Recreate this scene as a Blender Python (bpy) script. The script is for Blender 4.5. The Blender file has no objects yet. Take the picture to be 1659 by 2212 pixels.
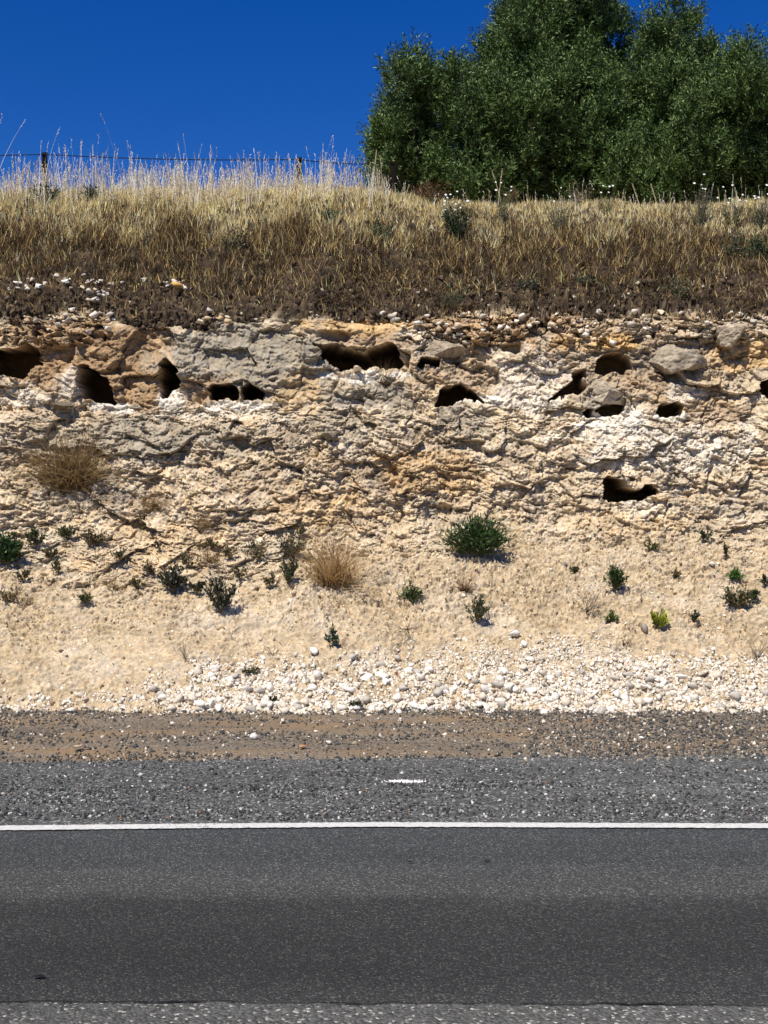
import bpy, math, random
import numpy as np
random.seed(7); rng = np.random.default_rng(7)
R = math.radians
# ------------------------------------------------------------------ camera, sky, sun, exposure
scn = bpy.context.scene
CAMZ = 1.6
FU, CU, CV = 2495.0, 829.5, 1106.0          # focal length and centre of the survey sketch (1659 x 2212 units)
cd = bpy.data.cameras.new('camera'); cam = bpy.data.objects.new('camera', cd)
scn.collection.objects.link(cam); scn.camera = cam
cam.location = (0, 0, CAMZ); cam.rotation_euler = (R(90), 0, 0)
cd.sensor_fit = 'VERTICAL'; cd.sensor_height = 36; cd.lens = 36*FU/2212; cd.clip_start = .05; cd.clip_end = 5000
SUN_EL, SUN_AZ = 54, 207                     # azimuth clockwise from +Y (behind the camera, to the left)
w = bpy.data.worlds.new('World'); scn.world = w; w.use_nodes = True
nt = w.node_tree; bg = nt.nodes['Background']
sky = nt.nodes.new('ShaderNodeTexSky'); sky.sky_type = 'NISHITA'; sky.sun_disc = False
sky.sun_elevation = R(SUN_EL); sky.sun_rotation = R(SUN_AZ)
sky.altitude = 0; sky.air_density = 1.0; sky.dust_density = 0.0; sky.ozone_density = 9.0
hs = nt.nodes.new('ShaderNodeHueSaturation'); hs.inputs['Saturation'].default_value = 1.27; hs.inputs['Hue'].default_value = .518
nt.links.new(sky.outputs[0], hs.inputs['Color']); nt.links.new(hs.outputs[0], bg.inputs[0]); bg.inputs[1].default_value = .08
sl = bpy.data.lights.new('sun', 'SUN'); sl.energy = 5.0; sl.angle = R(.5); sl.color = (1, .94, .84)
so = bpy.data.objects.new('sun', sl); scn.collection.objects.link(so)
so.rotation_euler = (R(90-SUN_EL), 0, R(180-SUN_AZ)); so.location = (-6, -8, 18)
scn.view_settings.view_transform = 'Standard'; scn.view_settings.look = 'None'
scn.view_settings.exposure = .3; scn.view_settings.gamma = 1
scn.render.engine = 'CYCLES'
C = scn.collection

# ------------------------------------------------------------------ helpers
def nrm(a): return a/np.maximum(np.linalg.norm(a, axis=-1, keepdims=True), 1e-9)
def sstep(a, b, x):
    t = np.clip((x-a)/(b-a), 0, 1); return t*t*(3-2*t)
def at(u, v, Y): return np.array([(u-CU)/FU*Y, Y, CAMZ-(v-CV)/FU*Y])
def mk(name, V, F, mat=None, col=None, smooth=False, parent=None, loc=None):
    me = bpy.data.meshes.new(name); V = np.asarray(V, np.float32).reshape(-1, 3); F = np.asarray(F, np.int32)
    k = F.shape[1]; n = len(F)
    me.vertices.add(len(V)); me.vertices.foreach_set('co', V.ravel())
    me.loops.add(n*k); me.loops.foreach_set('vertex_index', F.ravel())
    me.polygons.add(n); me.polygons.foreach_set('loop_start', np.arange(0, n*k, k, dtype=np.int32))
    if smooth: me.polygons.foreach_set('use_smooth', np.ones(n, bool))
    me.update(calc_edges=True)
    if col is not None:
        c = np.ones((len(V), 4), np.float32); c[:, :3] = np.clip(col, 0, .95)
        a = me.attributes.new('col', 'FLOAT_COLOR', 'POINT'); a.data.foreach_set('color', c.ravel())
    if mat: me.materials.append(mat)
    o = bpy.data.objects.new(name, me); C.objects.link(o)
    if parent: o.parent = parent
    if loc is not None: o.location = loc
    return o
def tag(o, label=None, cat=None, group=None, kind=None):
    if label: o['label'] = label
    if cat: o['category'] = cat
    if group: o['group'] = group
    if kind: o['kind'] = kind
    return o
def thing(name, label, cat, loc, group=None):
    o = bpy.data.objects.new(name, None); C.objects.link(o); o.location = loc; o.empty_display_size = .1
    return tag(o, label, cat, group)

def hsh(ix, iy, s):
    h = (ix.astype(np.int64)*374761393 + iy.astype(np.int64)*668265263 + s*974634777) & 0xffffffff
    h = ((h ^ (h >> 13))*1274126177) & 0xffffffff
    h = ((h ^ (h >> 15))*2246822519) & 0xffffffff
    return ((h ^ (h >> 16)) & 0xffffff)/float(0x1000000)
def gnoise(x, y, s):
    ix = np.floor(x); iy = np.floor(y); fx = x-ix; fy = y-iy
    ux = fx*fx*fx*(fx*(fx*6-15)+10); uy = fy*fy*fy*(fy*(fy*6-15)+10)
    def g(a, b):
        t = hsh(ix+a, iy+b, s)*6.2831853
        return np.cos(t)*(fx-a)+np.sin(t)*(fy-b)
    return 1.5*((g(0,0)*(1-ux)+g(1,0)*ux)*(1-uy)+(g(0,1)*(1-ux)+g(1,1)*ux)*uy)
def fbm(x, y, o, s, gain=.5):
    r = 0; a = 1; c, d = math.cos(.6), math.sin(.6)
    for i in range(o):
        r = r + a*gnoise(x, y, s+i*17); x, y = 2.03*(c*x-d*y)+3.1, 2.03*(d*x+c*y)-1.7; a *= gain
    return r
def worley(x, y, s):
    ix = np.floor(x); iy = np.floor(y)
    f1 = np.full(x.shape, 9.); f2 = np.full(x.shape, 9.); cid = np.zeros(x.shape); dx = np.zeros(x.shape); dy = np.zeros(x.shape)
    for a in (-1, 0, 1):
        for b in (-1, 0, 1):
            px = ix+a+.1+.8*hsh(ix+a, iy+b, s); py = iy+b+.1+.8*hsh(ix+a, iy+b, s+1)
            ddx = x-px; ddy = y-py; d = np.sqrt(ddx*ddx+ddy*ddy); m = d < f1
            f2 = np.where(m, f1, np.minimum(f2, d)); cid = np.where(m, hsh(ix+a, iy+b, s+2), cid)
            dx = np.where(m, ddx, dx); dy = np.where(m, ddy, dy); f1 = np.where(m, d, f1)
    return f1, f2, cid, dx, dy
def facet(x, y, s, crack=.5, tilt=1.0):
    f1, f2, c, dx, dy = worley(x, y, s)
    t = c*97.13 % 1*6.2831853; k = (c*31.7 % 1)*tilt
    h = .8*(c-.5)+1.5*k*(np.cos(t)*dx+np.sin(t)*dy)-.10*f1*f1
    return h-crack*(1-sstep(0, .09, f2-f1)), c

def node_mat(name, rough=.9, colour=None, var=.25, vscale=40, bump=0, bscale=200, transl=0, spec=.3, fine=None):
    m = bpy.data.materials.new(name); m.use_nodes = True; t = m.node_tree; N = t.nodes; L = t.links
    p = N['Principled BSDF']; p.inputs['Roughness'].default_value = rough; p.inputs['Specular IOR Level'].default_value = spec
    if colour is None:
        a = N.new('ShaderNodeAttribute'); a.attribute_name = 'col'; src = a.outputs['Color']
    else:
        a = N.new('ShaderNodeRGB'); a.outputs[0].default_value = (*colour, 1); src = a.outputs[0]
    tc = N.new('ShaderNodeTexCoord')
    nz = N.new('ShaderNodeTexNoise'); nz.inputs['Scale'].default_value = vscale; nz.inputs['Detail'].default_value = 6; nz.inputs['Roughness'].default_value = .65
    L.new(tc.outputs['Object'], nz.inputs['Vector'])
    mr = N.new('ShaderNodeMapRange'); mr.inputs[1].default_value = .3; mr.inputs[2].default_value = .7
    mr.inputs[3].default_value = 1-var; mr.inputs[4].default_value = 1+var
    L.new(nz.outputs[0], mr.inputs[0])
    mx = N.new('ShaderNodeVectorMath'); mx.operation = 'SCALE'; L.new(src, mx.inputs[0]); L.new(mr.outputs[0], mx.inputs['Scale'])
    L.new(mx.outputs[0], p.inputs['Base Color'])
    if bump:
        n2 = N.new('ShaderNodeTexNoise'); n2.inputs['Scale'].default_value = bscale; n2.inputs['Detail'].default_value = 5; n2.inputs['Roughness'].default_value = .7
        L.new(tc.outputs['Object'], n2.inputs['Vector'])
        b = N.new('ShaderNodeBump'); b.inputs['Strength'].default_value = 1; b.inputs['Distance'].default_value = bump
        L.new(n2.outputs[0], b.inputs['Height']); L.new(b.outputs[0], p.inputs['Normal'])
    if transl:
        tr = N.new('ShaderNodeBsdfTranslucent'); L.new(mx.outputs[0], tr.inputs[0])
        ms = N.new('ShaderNodeMixShader'); ms.inputs[0].default_value = transl
        L.new(p.outputs[0], ms.inputs[1]); L.new(tr.outputs[0], ms.inputs[2]); L.new(ms.outputs[0], N['Material Output'].inputs[0])
    return m
M_rock = node_mat('limestone', .92, var=.22, vscale=30, bump=.006, bscale=140, spec=.2)
M_stone = node_mat('loose_stone', .9, var=.15, vscale=60, bump=.004, bscale=150, spec=.2)
M_grass = node_mat('dry_grass', .7, var=.12, vscale=3, transl=.38, spec=.25)
M_leaf = node_mat('leaf', .5, var=.2, vscale=6, transl=.15, spec=.45)
M_oleaf = node_mat('olive_leaf', .55, var=.3, vscale=2, transl=.08, spec=.22)
M_stem = node_mat('stem', .8, var=.2, vscale=30)
M_bark = node_mat('bark', .9, (.10, .08, .06), var=.4, vscale=20, bump=.02, bscale=30)
M_rust = node_mat('rusty_steel', .75, (.006, .004, .0035), var=.5, vscale=60, spec=.05)
M_wire = node_mat('wire_steel', .5, (.008, .008, .009), var=.3, vscale=60, spec=.1)
M_flower = node_mat('white_petal', .6, (.78, .78, .75), var=.1, vscale=20, transl=.2)

# ------------------------------------------------------------------ the rock cutting: one real relief mesh
xs = np.arange(-4.6, 4.6, .0078)
def grow(x0, x1, d, k=1.06):
    out = []; x = x0
    while x < x1: d *= k; x += d; out.append(x)
    return np.array(out)
gx = grow(4.6, 90, .01, 1.07)
xs = np.concatenate([-gx[::-1], xs, gx])
prof = [(9.0, -.10), (9.42, .02), (10.02, .43), (11.02, 1.30), (11.17, 1.52), (11.40, 2.42), (11.52, 2.56), (11.60, 2.95), (11.66, 3.46), (11.78, 3.60), (12.5, 4.12), (13.3, 4.82), (13.95, 5.34), (14.6, 5.62), (16.5, 5.85), (20, 6.1), (30, 6.6), (60, 7.2), (200, 8)]
steps = [.010, .008, .008, .0075, .0072, .007, .0072, .0072, .009, .015, .018, .02, .03, .06, .2, .6, 3, 20]
py, pz = [], []
for i in range(len(prof)-1):
    (a, b), (c, d) = prof[i], prof[i+1]; n = max(2, int(math.hypot(c-a, d-b)/steps[i]))
    t = np.arange(n)/n; py += list(a+(c-a)*t); pz += list(b+(d-b)*t)
py = np.array(py+[prof[-1][0]]); pz = np.array(pz+[prof[-1][1]])
def smooth1(a, k):
    b = np.pad(a, k, mode='edge'); return np.convolve(b, np.ones(2*k+1)/(2*k+1), 'valid')
sel = py < 14.5
py[sel] = smooth1(py, 5)[sel]; pz[sel] = smooth1(pz, 5)[sel]
ss = np.concatenate([[0], np.cumsum(np.hypot(np.diff(py), np.diff(pz)))])
X, S = np.meshgrid(xs, ss); Y = np.repeat(py[:, None], len(xs), 1); Z = np.repeat(pz[:, None], len(xs), 1)
cliffw = (sstep(1.2, 1.6, Z)*(1-sstep(13.5, 15, Y)))
toe = sstep(.9, .2, Z) if False else 1-sstep(.2, .9, Z)
Y = Y+.14*fbm(X*.7, S*.15+4, 3, 11)*cliffw + .10*fbm(X*.5+9, S*0, 2, 5)*(1-sstep(16, 19, Y))*sstep(9.0, 9.5, Y)
Y = Y+.0
Z = Z-.15*sstep(-.2, 1.2, X)*sstep(12.9, 14.0, Y)*(1-sstep(17, 22, Y))+.05*fbm(X*.9, S*.4, 3, 23)*sstep(9.2, 10.2, Y)*(1-sstep(60, 100, Y))
U = CU+FU*X/Y; Vv = CV-FU*(Z-CAMZ)/Y
near = (np.abs(X) < 12) & (Y < 30)
wu = U+22*fbm(X*2.2, S*2.2, 4, 31); wv = Vv+14*fbm(X*2.5, S*2.5, 4, 37)
def band(v, a, b, s=12): return sstep(a-s, a+s, v)*(1-sstep(b-s, b+s, v))
brow = np.interp(U, [0, 60, 130, 190, 240, 300, 440, 520, 640, 870, 1000, 1250, 1659], [692, 697, 678, 668, 690, 708, 705, 692, 688, 692, 676, 684, 682])+9*fbm(X*3.5, S*0, 3, 29)
soil = 1-sstep(-8, 8, wv+.4*(Vv-wv)-brow)
sb = np.interp(U, [0, 150, 350, 560, 700, 900, 1100, 1400, 1659], [1225, 1265, 1270, 1250, 1205, 1180, 1150, 1150, 1185])
sand = sstep(sb-70, sb+90, wv+22*fbm(X*4, S*4, 3, 38))
cliff = (1-soil)*(1-sand)
ledge = band(wv, 664, 745, 10)*np.clip(sstep(840, 900, wu)+(1-sstep(215, 250, wu)), 0, 1)
mass = np.clip(band(wv, 690, 885, 14)*band(wu, 90, 900, 25)+.75*band(wv, 745, 900, 20)*sstep(900, 960, wu)*sstep(-.35, .15, fbm(X*1.6, S*1.6, 3, 33)), 0, 1)*(1-ledge)
rub = np.clip(cliff-ledge-mass*.9, 0, 1)
wx0 = X+.02*fbm(X*7, S*7, 2, 41); wy0 = S+.02*fbm(X*7+5, S*7, 2, 43)
wx = wx0*.98-wy0*.18; wy = wx0*.12+wy0*.99      # bedding dips gently
H = np.zeros_like(X)
f5, c5 = facet(wx/.42, wy/.30, 101, .12, .8)
f2, c2 = facet(wx/.17+.35*wy, wy/.11, 111, .3, 1)
f1_, c1 = facet(wx/.085+.4*wy/.1, wy/.052, 121, .4, 1.1)
f04, c04 = facet(wx/.04, wy/.026, 131, .4, 1.1)
f02, c02 = facet(X/.021, S/.017, 141, .4, 1.1)
lo = fbm(X*1.3, S*1.6, 4, 51); mid = fbm(wx*7, wy*9, 4, 53); fine = fbm(X*30, S*36, 3, 57)
billow_m = np.abs(gnoise(wx*5, wy*7, 48))+.5*np.abs(gnoise(wx*12, wy*16, 49))+.25*np.abs(gnoise(wx*26, wy*36, 50))
pits_m = sstep(.5, .7, fbm(wx*6, wy*11, 3, 52)+.25*fine)
H += mass*(.11*f5+.028*f2+.012*f1_+.006*f04+.055*lo+.026*mid-.018*billow_m+.007*fine-.02*pits_m)
lump = .35+.65*sstep(-.2, .35, fbm(X*1.9+31, S*2.2, 3, 35))
pits = sstep(.42, .62, fbm(wx*7, wy*15, 3, 36)+.25*fine)
st, stc = facet(wx/.55+.3*lo, wy/.11, 171, .35, .7)           # bedded ledges
billow = np.abs(gnoise(wx*8, wy*12, 45))+.5*np.abs(gnoise(wx*17, wy*25, 46))+.25*np.abs(gnoise(wx*35, wy*50, 47))
H += rub*(.11*f5+.034*st+.040*f2+lump*(.020*f1_+.011*f04)+.008*f02+.008*fbm(X*55, S*70, 3, 58)+.045*lo+.030*mid-.030*billow+.009*fine-.035*pits)
# stacked ledge stones
g1, gc1 = facet(wx/.19, wy/.075, 151, .9, .7)
g2, gc2 = facet(wx/.085, wy/.045, 161, .7, .8)
big = sstep(.45, .6, fbm(X*3, S*5, 2, 71)+.5)
H += ledge*(big*(.11*g1+.02*f1_)+(1-big)*(.09*g2+.02*f04)+.012*f02+.05*lo+.006*fine+.015)
rough_s = sstep(-.25, .25, fbm(X*1.1+3, S*1.3, 3, 61))*(1-sstep(1360, 1420, Vv))
rough_s = np.clip(rough_s*.9+(1-sstep(1200, 1340, wv)), 0, 1)
fan = np.exp(-((U-300)/120)**2-((Vv-1400)/70)**2)+.8*np.exp(-((U-640)/70)**2-((Vv-1390)/28)**2)
H += sand*(1-.7*fan)*(.05*lo+.024*mid+.009*fine-.020*billow-.012*pits+(.3+.7*rough_s)*(.030*f1_+.018*f04+.011*f02)+.022*fbm(X*3+S*2, S*1.1, 3, 63)+.006*f04+.004*f02+.010*fbm(wx*16-wy*9, wy*22, 3, 64)*(.4+.6*rough_s))
H += soil*(1-sstep(14, 15, Y))*(.05*lo+.05*mid+.045*f1_+.02*f04+.012*fine)

# hollows, niches and ledges worn into the face: outlines on the survey sketch
def r1(p): return [(x*.3733, y*.3733+575.1) for x, y in p]
def r2(p): return [(x*.3733+530.9, y*.3733+575.1) for x, y in p]
def r3(p): return [(x*.3733+1039.6, y*.3733+575.1) for x, y in p]
caves = [
 (r1([(-60,470),(0,505),(60,485),(110,515),(165,440),(225,530),(225,565),(150,625),(130,650),(60,645),(-60,650)]), .55),
 (r1([(465,590),(510,585),(600,660),(640,700),(655,800),(620,805),(540,790),(470,765)]), .7),
 (r1([(928,570),(965,540),(1030,600),(1040,720),(990,735),(940,755),(928,700)]), .7),
 (r1([(1215,720),(1240,695),(1350,700),(1370,730),(1368,780),(1225,778)]), .6),
 (r1([(1400,710),(1440,698),(1505,740),(1510,780),(1405,778)]), .6),
 (r1([(1120,790),(1200,735),(1230,740),(1225,790)]), .07),
 (r1([(1310,1010),(1400,985),(1440,1010),(1430,1080),(1390,1105),(1350,1060)]), .16),
 (r1([(1455,1030),(1475,1010),(1475,1100),(1455,1100)]), .1),
 (r1([(1545,640),(1615,645),(1600,672),(1580,672)]), .08),
 (r1([(820,425),(870,430),(1010,485),(1000,510),(930,500),(850,460)]), .05),
 (r1([(203,365),(235,365),(232,460),(212,460)]), .15),
 (r1([(730,1010),(800,980),(820,1020),(780,1060)]), .05),
 (r2([(405,450),(440,470),(440,520),(480,580),(540,605),(620,600),(680,597),(890,600),(915,585),(885,540),(860,475),(810,462),(770,482),(680,515),(600,500),(560,482),(470,478)]), .75),
 (r2([(410,385),(560,380),(610,410),(580,455),(540,460),(430,430)]), .10),
 (r2([(1000,570),(1040,545),(1120,560),(1110,580),(1020,585)]), .3),
 (r2([(1100,825),(1110,780),(1160,720),(1260,690),(1300,740),(1375,780),(1360,790),(1270,765),(1200,800),(1130,830)]), .55),
 (r2([(1405,300),(1425,300),(1432,470),(1410,470)]), .14),
 (r2([(1450,470),(1600,455),(1600,500),(1570,530),(1500,500)]), .14),
 (r2([(1440,600),(1465,610),(1468,690),(1440,700)]), .14),
 (r2([(950,690),(965,690),(978,790),(965,790)]), .12),
 (r2([(1200,995),(1290,1010),(1400,1000),(1370,1050),(1390,1100),(1320,1090),(1260,1040)]), .12),
 (r2([(815,1195),(870,1170),(885,1210),(860,1245),(825,1215)]), .10),
 (r2([(560,1400),(700,1395),(860,1405),(860,1420),(700,1420)]), .05),
 (r3([(660,560),(720,540),(770,510),(810,515),(840,550),(895,600),(830,620),(790,622),(710,635),(680,600)]), .32),
 (r3([(400,782),(460,740),(500,700),(560,640),(595,620),(597,720),(540,750),(490,755)]), .35),
 (r3([(1010,610),(1130,620),(1200,680),(1280,690),(1250,720),(1180,695),(1090,685),(1050,650)]), .18),
 (r3([(608,825),(645,835),(652,875),(625,888),(608,865)]), .25),
 (r3([(660,840),(760,800),(830,785),(838,840),(800,870),(750,877),(700,867)]), .25),
 (r3([(1025,860),(1040,820),(1110,803),(1160,815),(1165,850),(1100,870),(1060,880)]), .4),
 (r3([(862,760),(885,780),(885,835),(868,820)]), .15),
 (r3([(728,1260),(760,1245),(820,1240),(858,1300),(920,1312),(990,1285),(1020,1310),(990,1340),(920,1370),(880,1372),(830,1365),(745,1387),(722,1330)]), .6),
 (r3([(1040,1385),(1110,1360),(1105,1410),(1070,1405)]), .12),
 (r3([(920,500),(980,505),(975,525),(930,525)]), .12),
 (r3([(1615,690),(1720,640),(1720,790),(1659,770)]), .4),
 (r3([(1290,830),(1330,800),(1300,900),(1290,980),(1278,980)]), .12),
 (r3([(1000,1060),(1090,1000),(1100,1020),(1010,1120),(930,1170),(920,1155)]), .10),
 (r3([(1330,1090),(1440,1140),(1350,1210),(1300,1340),(1270,1330),(1310,1200)]), .06),
 (r3([(110,470),(230,460),(240,500),(200,530),(130,500)]), .10),
]
du = 7*fbm(X*8, S*8, 4, 81, .5); dv = 6*fbm(X*8+7, S*8, 4, 83, .5)
CAVE = np.zeros_like(X); FLX = np.zeros_like(X); FLZ = np.zeros_like(X)
for poly, D in caves:
    P = np.array(poly); a0, b0 = P.min(0)-25; a1, b1 = P.max(0)+25
    idx = np.nonzero((U > a0) & (U < a1) & (Vv > b0) & (Vv < b1) & near)
    if len(idx[0]) == 0: continue
    amp = 1. if D > .2 else .6
    qu = U[idx]+du[idx]*amp; qv = Vv[idx]+dv[idx]*amp
    dist = np.full(qu.shape, 1e9); ins = np.zeros(qu.shape, bool)
    for i in range(len(P)):
        ax, ay = P[i]; bx, by = P[(i+1) % len(P)]
        t = np.clip(((qu-ax)*(bx-ax)+(qv-ay)*(by-ay))/((bx-ax)**2+(by-ay)**2), 0, 1)
        dist = np.minimum(dist, np.hypot(qu-ax-t*(bx-ax), qv-ay-t*(by-ay)))
        c = ((ay > qv) != (by > qv)) & (qu < (bx-ax)*(qv-ay)/(by-ay+1e-12)+ax); ins ^= c
    sd = np.where(ins, dist, -dist)+(2.5 if D > .2 else 0)
    wv_ = 5 if D > .2 else 8
    k_ = sstep(-1.5, wv_, sd); DD = D*1.45 if D > .2 else D*1.25
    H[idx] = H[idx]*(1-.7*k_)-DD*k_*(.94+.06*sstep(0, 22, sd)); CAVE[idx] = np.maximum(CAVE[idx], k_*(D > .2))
    if D > .2:                                  # hollows open out behind their mouths
        fl = (.22 if D < .36 else .5)*k_; FLX[idx] += fl*(X[idx]-X[idx][k_ > .5].mean()); FLZ[idx] += fl*(Z[idx]-Z[idx][k_ > .5].mean())
    above = (qv < P[:, 1].mean())
    if D > .2: H[idx] += .035*np.exp(-(sd/9.)**2)*above*(~ins)

# ------------------------------------------------------------------ colour of each kind of rock, soil and stain, plus painted shade in the hollows
col = np.zeros(X.shape+(3,)); CR = np.array
cream, white, grey, brown, ochre = CR([.55,.44,.295]), CR([.76,.69,.575]), CR([.32,.275,.205]), CR([.34,.22,.115]), CR([.60,.385,.155])
sandc, soilc, straw = CR([.47,.37,.24]), CR([.045,.032,.021]), CR([.30,.22,.11])
col[:] = cream
blob_n = fbm(X*4, S*5, 4, 91)
def paint(mask, c):
    m = np.clip(mask, 0, 1)[..., None]; col[:] = col*(1-m)+c*m
def blob(u, v, ru, rv, c, s=1., hard=.5):
    d = ((wu*.6+U*.4-u)/ru)**2+((wv*.6+Vv*.4-v)/rv)**2
    paint(s*sstep(1+hard, 1-hard, d+.9*blob_n) if False else s*(1-sstep(1-hard, 1+hard, d+.8*blob_n)), c)
paint(.30*band(wv, 690, 880, 30)*sstep(-.4, .4, fbm(X*1.8+61, S*2, 4, 98))*cliff, CR([.34,.275,.19]))
paint(.22*sstep(-.1, .5, fbm(X*2.2+1, S*3, 4, 95))*cliff, white)
paint(.45*sstep(-.05, .5, fbm(X*1.5+41, S*2.4, 5, 96))*cliff, CR([.40,.345,.26]))
paint(.42*sstep(.05, .5, fbm(X*2.5+11, S*4, 4, 97))*cliff, CR([.36,.27,.18]))
paint(.16*sstep(.1, .5, fbm(X*3+21, S*5, 4, 99))*cliff, ochre)
for b in [(240,790,170,105,brown,.95),(60,760,60,70,brown,.7),(540,780,190,90,grey,1),(455,845,70,35,brown,.6),(300,945,140,50,grey,.8),(110,950,80,45,grey,.5),(480,960,90,40,grey,.55),
          (770,850,70,35,grey,.85),(700,930,120,35,grey,.5),(860,880,40,50,grey,.6),(1000,905,60,35,grey,.7),(1305,855,58,42,grey,.9),(1455,785,70,55,grey,.9),(955,755,50,30,grey,.7),
          (1575,722,35,32,grey,.85),(1640,1075,45,40,grey,.4),(1530,900,70,50,brown,.5),(1410,850,60,45,brown,.35),(650,850,60,40,ochre,.4),
          (770,705,120,25,ochre,.7),(800,745,80,25,brown,.5),(1335,742,45,18,ochre,.95),(1610,770,60,45,ochre,.65),(930,1020,110,50,ochre,.45),(1000,1100,60,30,brown,.2),
          (330,1190,160,60,ochre,.22),(1375,1140,80,40,ochre,.25),(700,1110,120,40,ochre,.35),(1100,720,150,40,brown,.8),(1000,810,110,50,brown,.45),(1190,780,60,50,brown,.4),(1400,800,200,70,brown,.35),(880,1010,160,70,brown,.3),(640,1040,180,50,brown,.2),(1250,735,100,22,ochre,.5),(960,700,90,22,brown,.55),(1380,700,240,22,brown,.4),
          (1155,830,85,65,white,.5),(1330,910,75,30,white,.85),(1450,970,190,50,white,.5),(1230,950,80,30,white,.3),(60,860,70,25,white,.5),(230,885,55,14,white,.9),
          (370,868,30,22,white,.95),(510,882,80,12,white,.9),(440,900,150,9,white,.4),(1010,860,55,14,white,.9),(1450,895,30,14,white,.9),(800,815,100,9,white,.9),(1385,1105,45,20,white,.5),(160,830,30,30,white,.6),(1480,850,40,25,white,.5)]:
    blob(*b)
paint(sand, sandc); paint(sand*.55*sstep(0, .5, fbm(X*1.2+5, S*1.6, 4, 93)), CR([.56,.47,.355]))
paint(sand*.35*sstep(.05, .5, fbm(X*1.7+15, S*2.6, 4, 94)), CR([.38,.29,.18]))
lum = 1+.16*(c1-.5)*(rub+ledge)+.20*(c04-.5)*(1-mass*.5)+.2*(c02-.5)*rub+.20*mid+.24*fine+.25*(c2-.5)*rub+(gc1-.5)*.4*ledge*big+(gc2-.5)*.45*ledge*(1-big)
col *= np.clip(lum, .45, 1.35)[..., None]
warm = (c04*7.7 % 1-.5)*.18*(1-soil)
col *= np.stack([1+warm*.3, 1-warm*.2, 1-warm], -1)
paint(soil, soilc); paint(soil*.4*sstep(-.2, .4, mid), CR([.12,.082,.05]))
paint(soil*sstep(14, 17, Y)*.8, straw); paint(soil*sstep(.35, .8, mid)*.3, straw)
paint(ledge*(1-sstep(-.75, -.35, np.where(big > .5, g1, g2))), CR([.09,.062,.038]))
paint(CAVE, CR([.20,.125,.062]))  # earth brown, kept dark so the colour also deepens the shade inside hollows
tp = np.interp(U, [0, 250, 330, 420, 560, 700, 900, 960, 1050, 1250, 1450, 1659], [1508, 1500, 1470, 1440, 1420, 1425, 1400, 1380, 1400, 1380, 1420, 1425])
paint(.5*sstep(-10, 40, wv-tp)*sstep(-.3, .3, fbm(X*2.5, Y*4, 3, 223))*np.interp(U, [0, 300, 450], [.4, .5, 1]), CR([.56,.48,.37]))
# displacement direction: out of the face for rock, along the slope normal elsewhere
ty, tz = np.gradient(py), np.gradient(pz); l = np.hypot(ty, tz); ny, nz_ = -tz/l, ty/l
ny = smooth1(ny, 12)[:, None]*np.ones_like(X); nz_ = smooth1(nz_, 12)[:, None]*np.ones_like(X)
rockw = cliff
DY = ny*(1-rockw)-1.0*rockw; DZ = nz_*(1-rockw)
fade = (1-sstep(22, 40, Y))
Hn = H*fade
# keep deep hollows horizontal
def blur(a, k):
    for ax in (0, 1):
        c = np.cumsum(np.pad(a, [(k+1, k) if q == ax else (0, 0) for q in (0, 1)], mode='edge'), axis=ax)
        a = (np.take(c, range(2*k+1, c.shape[ax]), axis=ax)-np.take(c, range(0, c.shape[ax]-2*k-1), axis=ax))/(2*k+1)
    return a
HL = blur(blur(np.clip(Hn, -.10, .3), 4), 4)                    # bulges sag a little, so that beds undercut
Y2 = Y+DY*Hn; Z2 = Z+DZ*np.where(Hn < -.12, 0, Hn)-HL*(.45*rockw+.3*sand)*(1-.8*CAVE)
Z2[0, :] = -.3; Z2 = Z2+FLZ; X2 = X+FLX
nr, nc = X.shape
I = np.arange(nr*nc).reshape(nr, nc)
F = np.stack([I[:-1, :-1], I[:-1, 1:], I[1:, 1:], I[1:, :-1]], -1).reshape(-1, 4)
PT = np.stack([X2, Y2, Z2], -1)
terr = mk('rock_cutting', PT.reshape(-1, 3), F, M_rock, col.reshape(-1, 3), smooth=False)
tag(terr, kind='structure')
GX = np.gradient(PT, axis=1); GS = np.gradient(PT, axis=0); NT = nrm(np.cross(GX, GS))
PU = CU+FU*X2/Y2; PV = CV-FU*(Z2-CAMZ)/Y2
# visible-window lookup
c0, c1_ = np.searchsorted(xs, -4.55), np.searchsorted(xs, 4.55)
rmax = np.searchsorted(py, 15.)
sPU, sPV, sPT, sNT, sH = PU[:rmax:2, c0:c1_:2], PV[:rmax:2, c0:c1_:2], PT[:rmax:2, c0:c1_:2], NT[:rmax:2, c0:c1_:2], Hn[:rmax:2, c0:c1_:2]
sCOST = np.where(sH < -.1, 400., 0)
def on(u, v):
    k = np.argmin((sPU-u)**2+(sPV-v)**2+sCOST); return sPT.reshape(-1, 3)[k].copy(), sNT.reshape(-1, 3)[k].copy()

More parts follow.
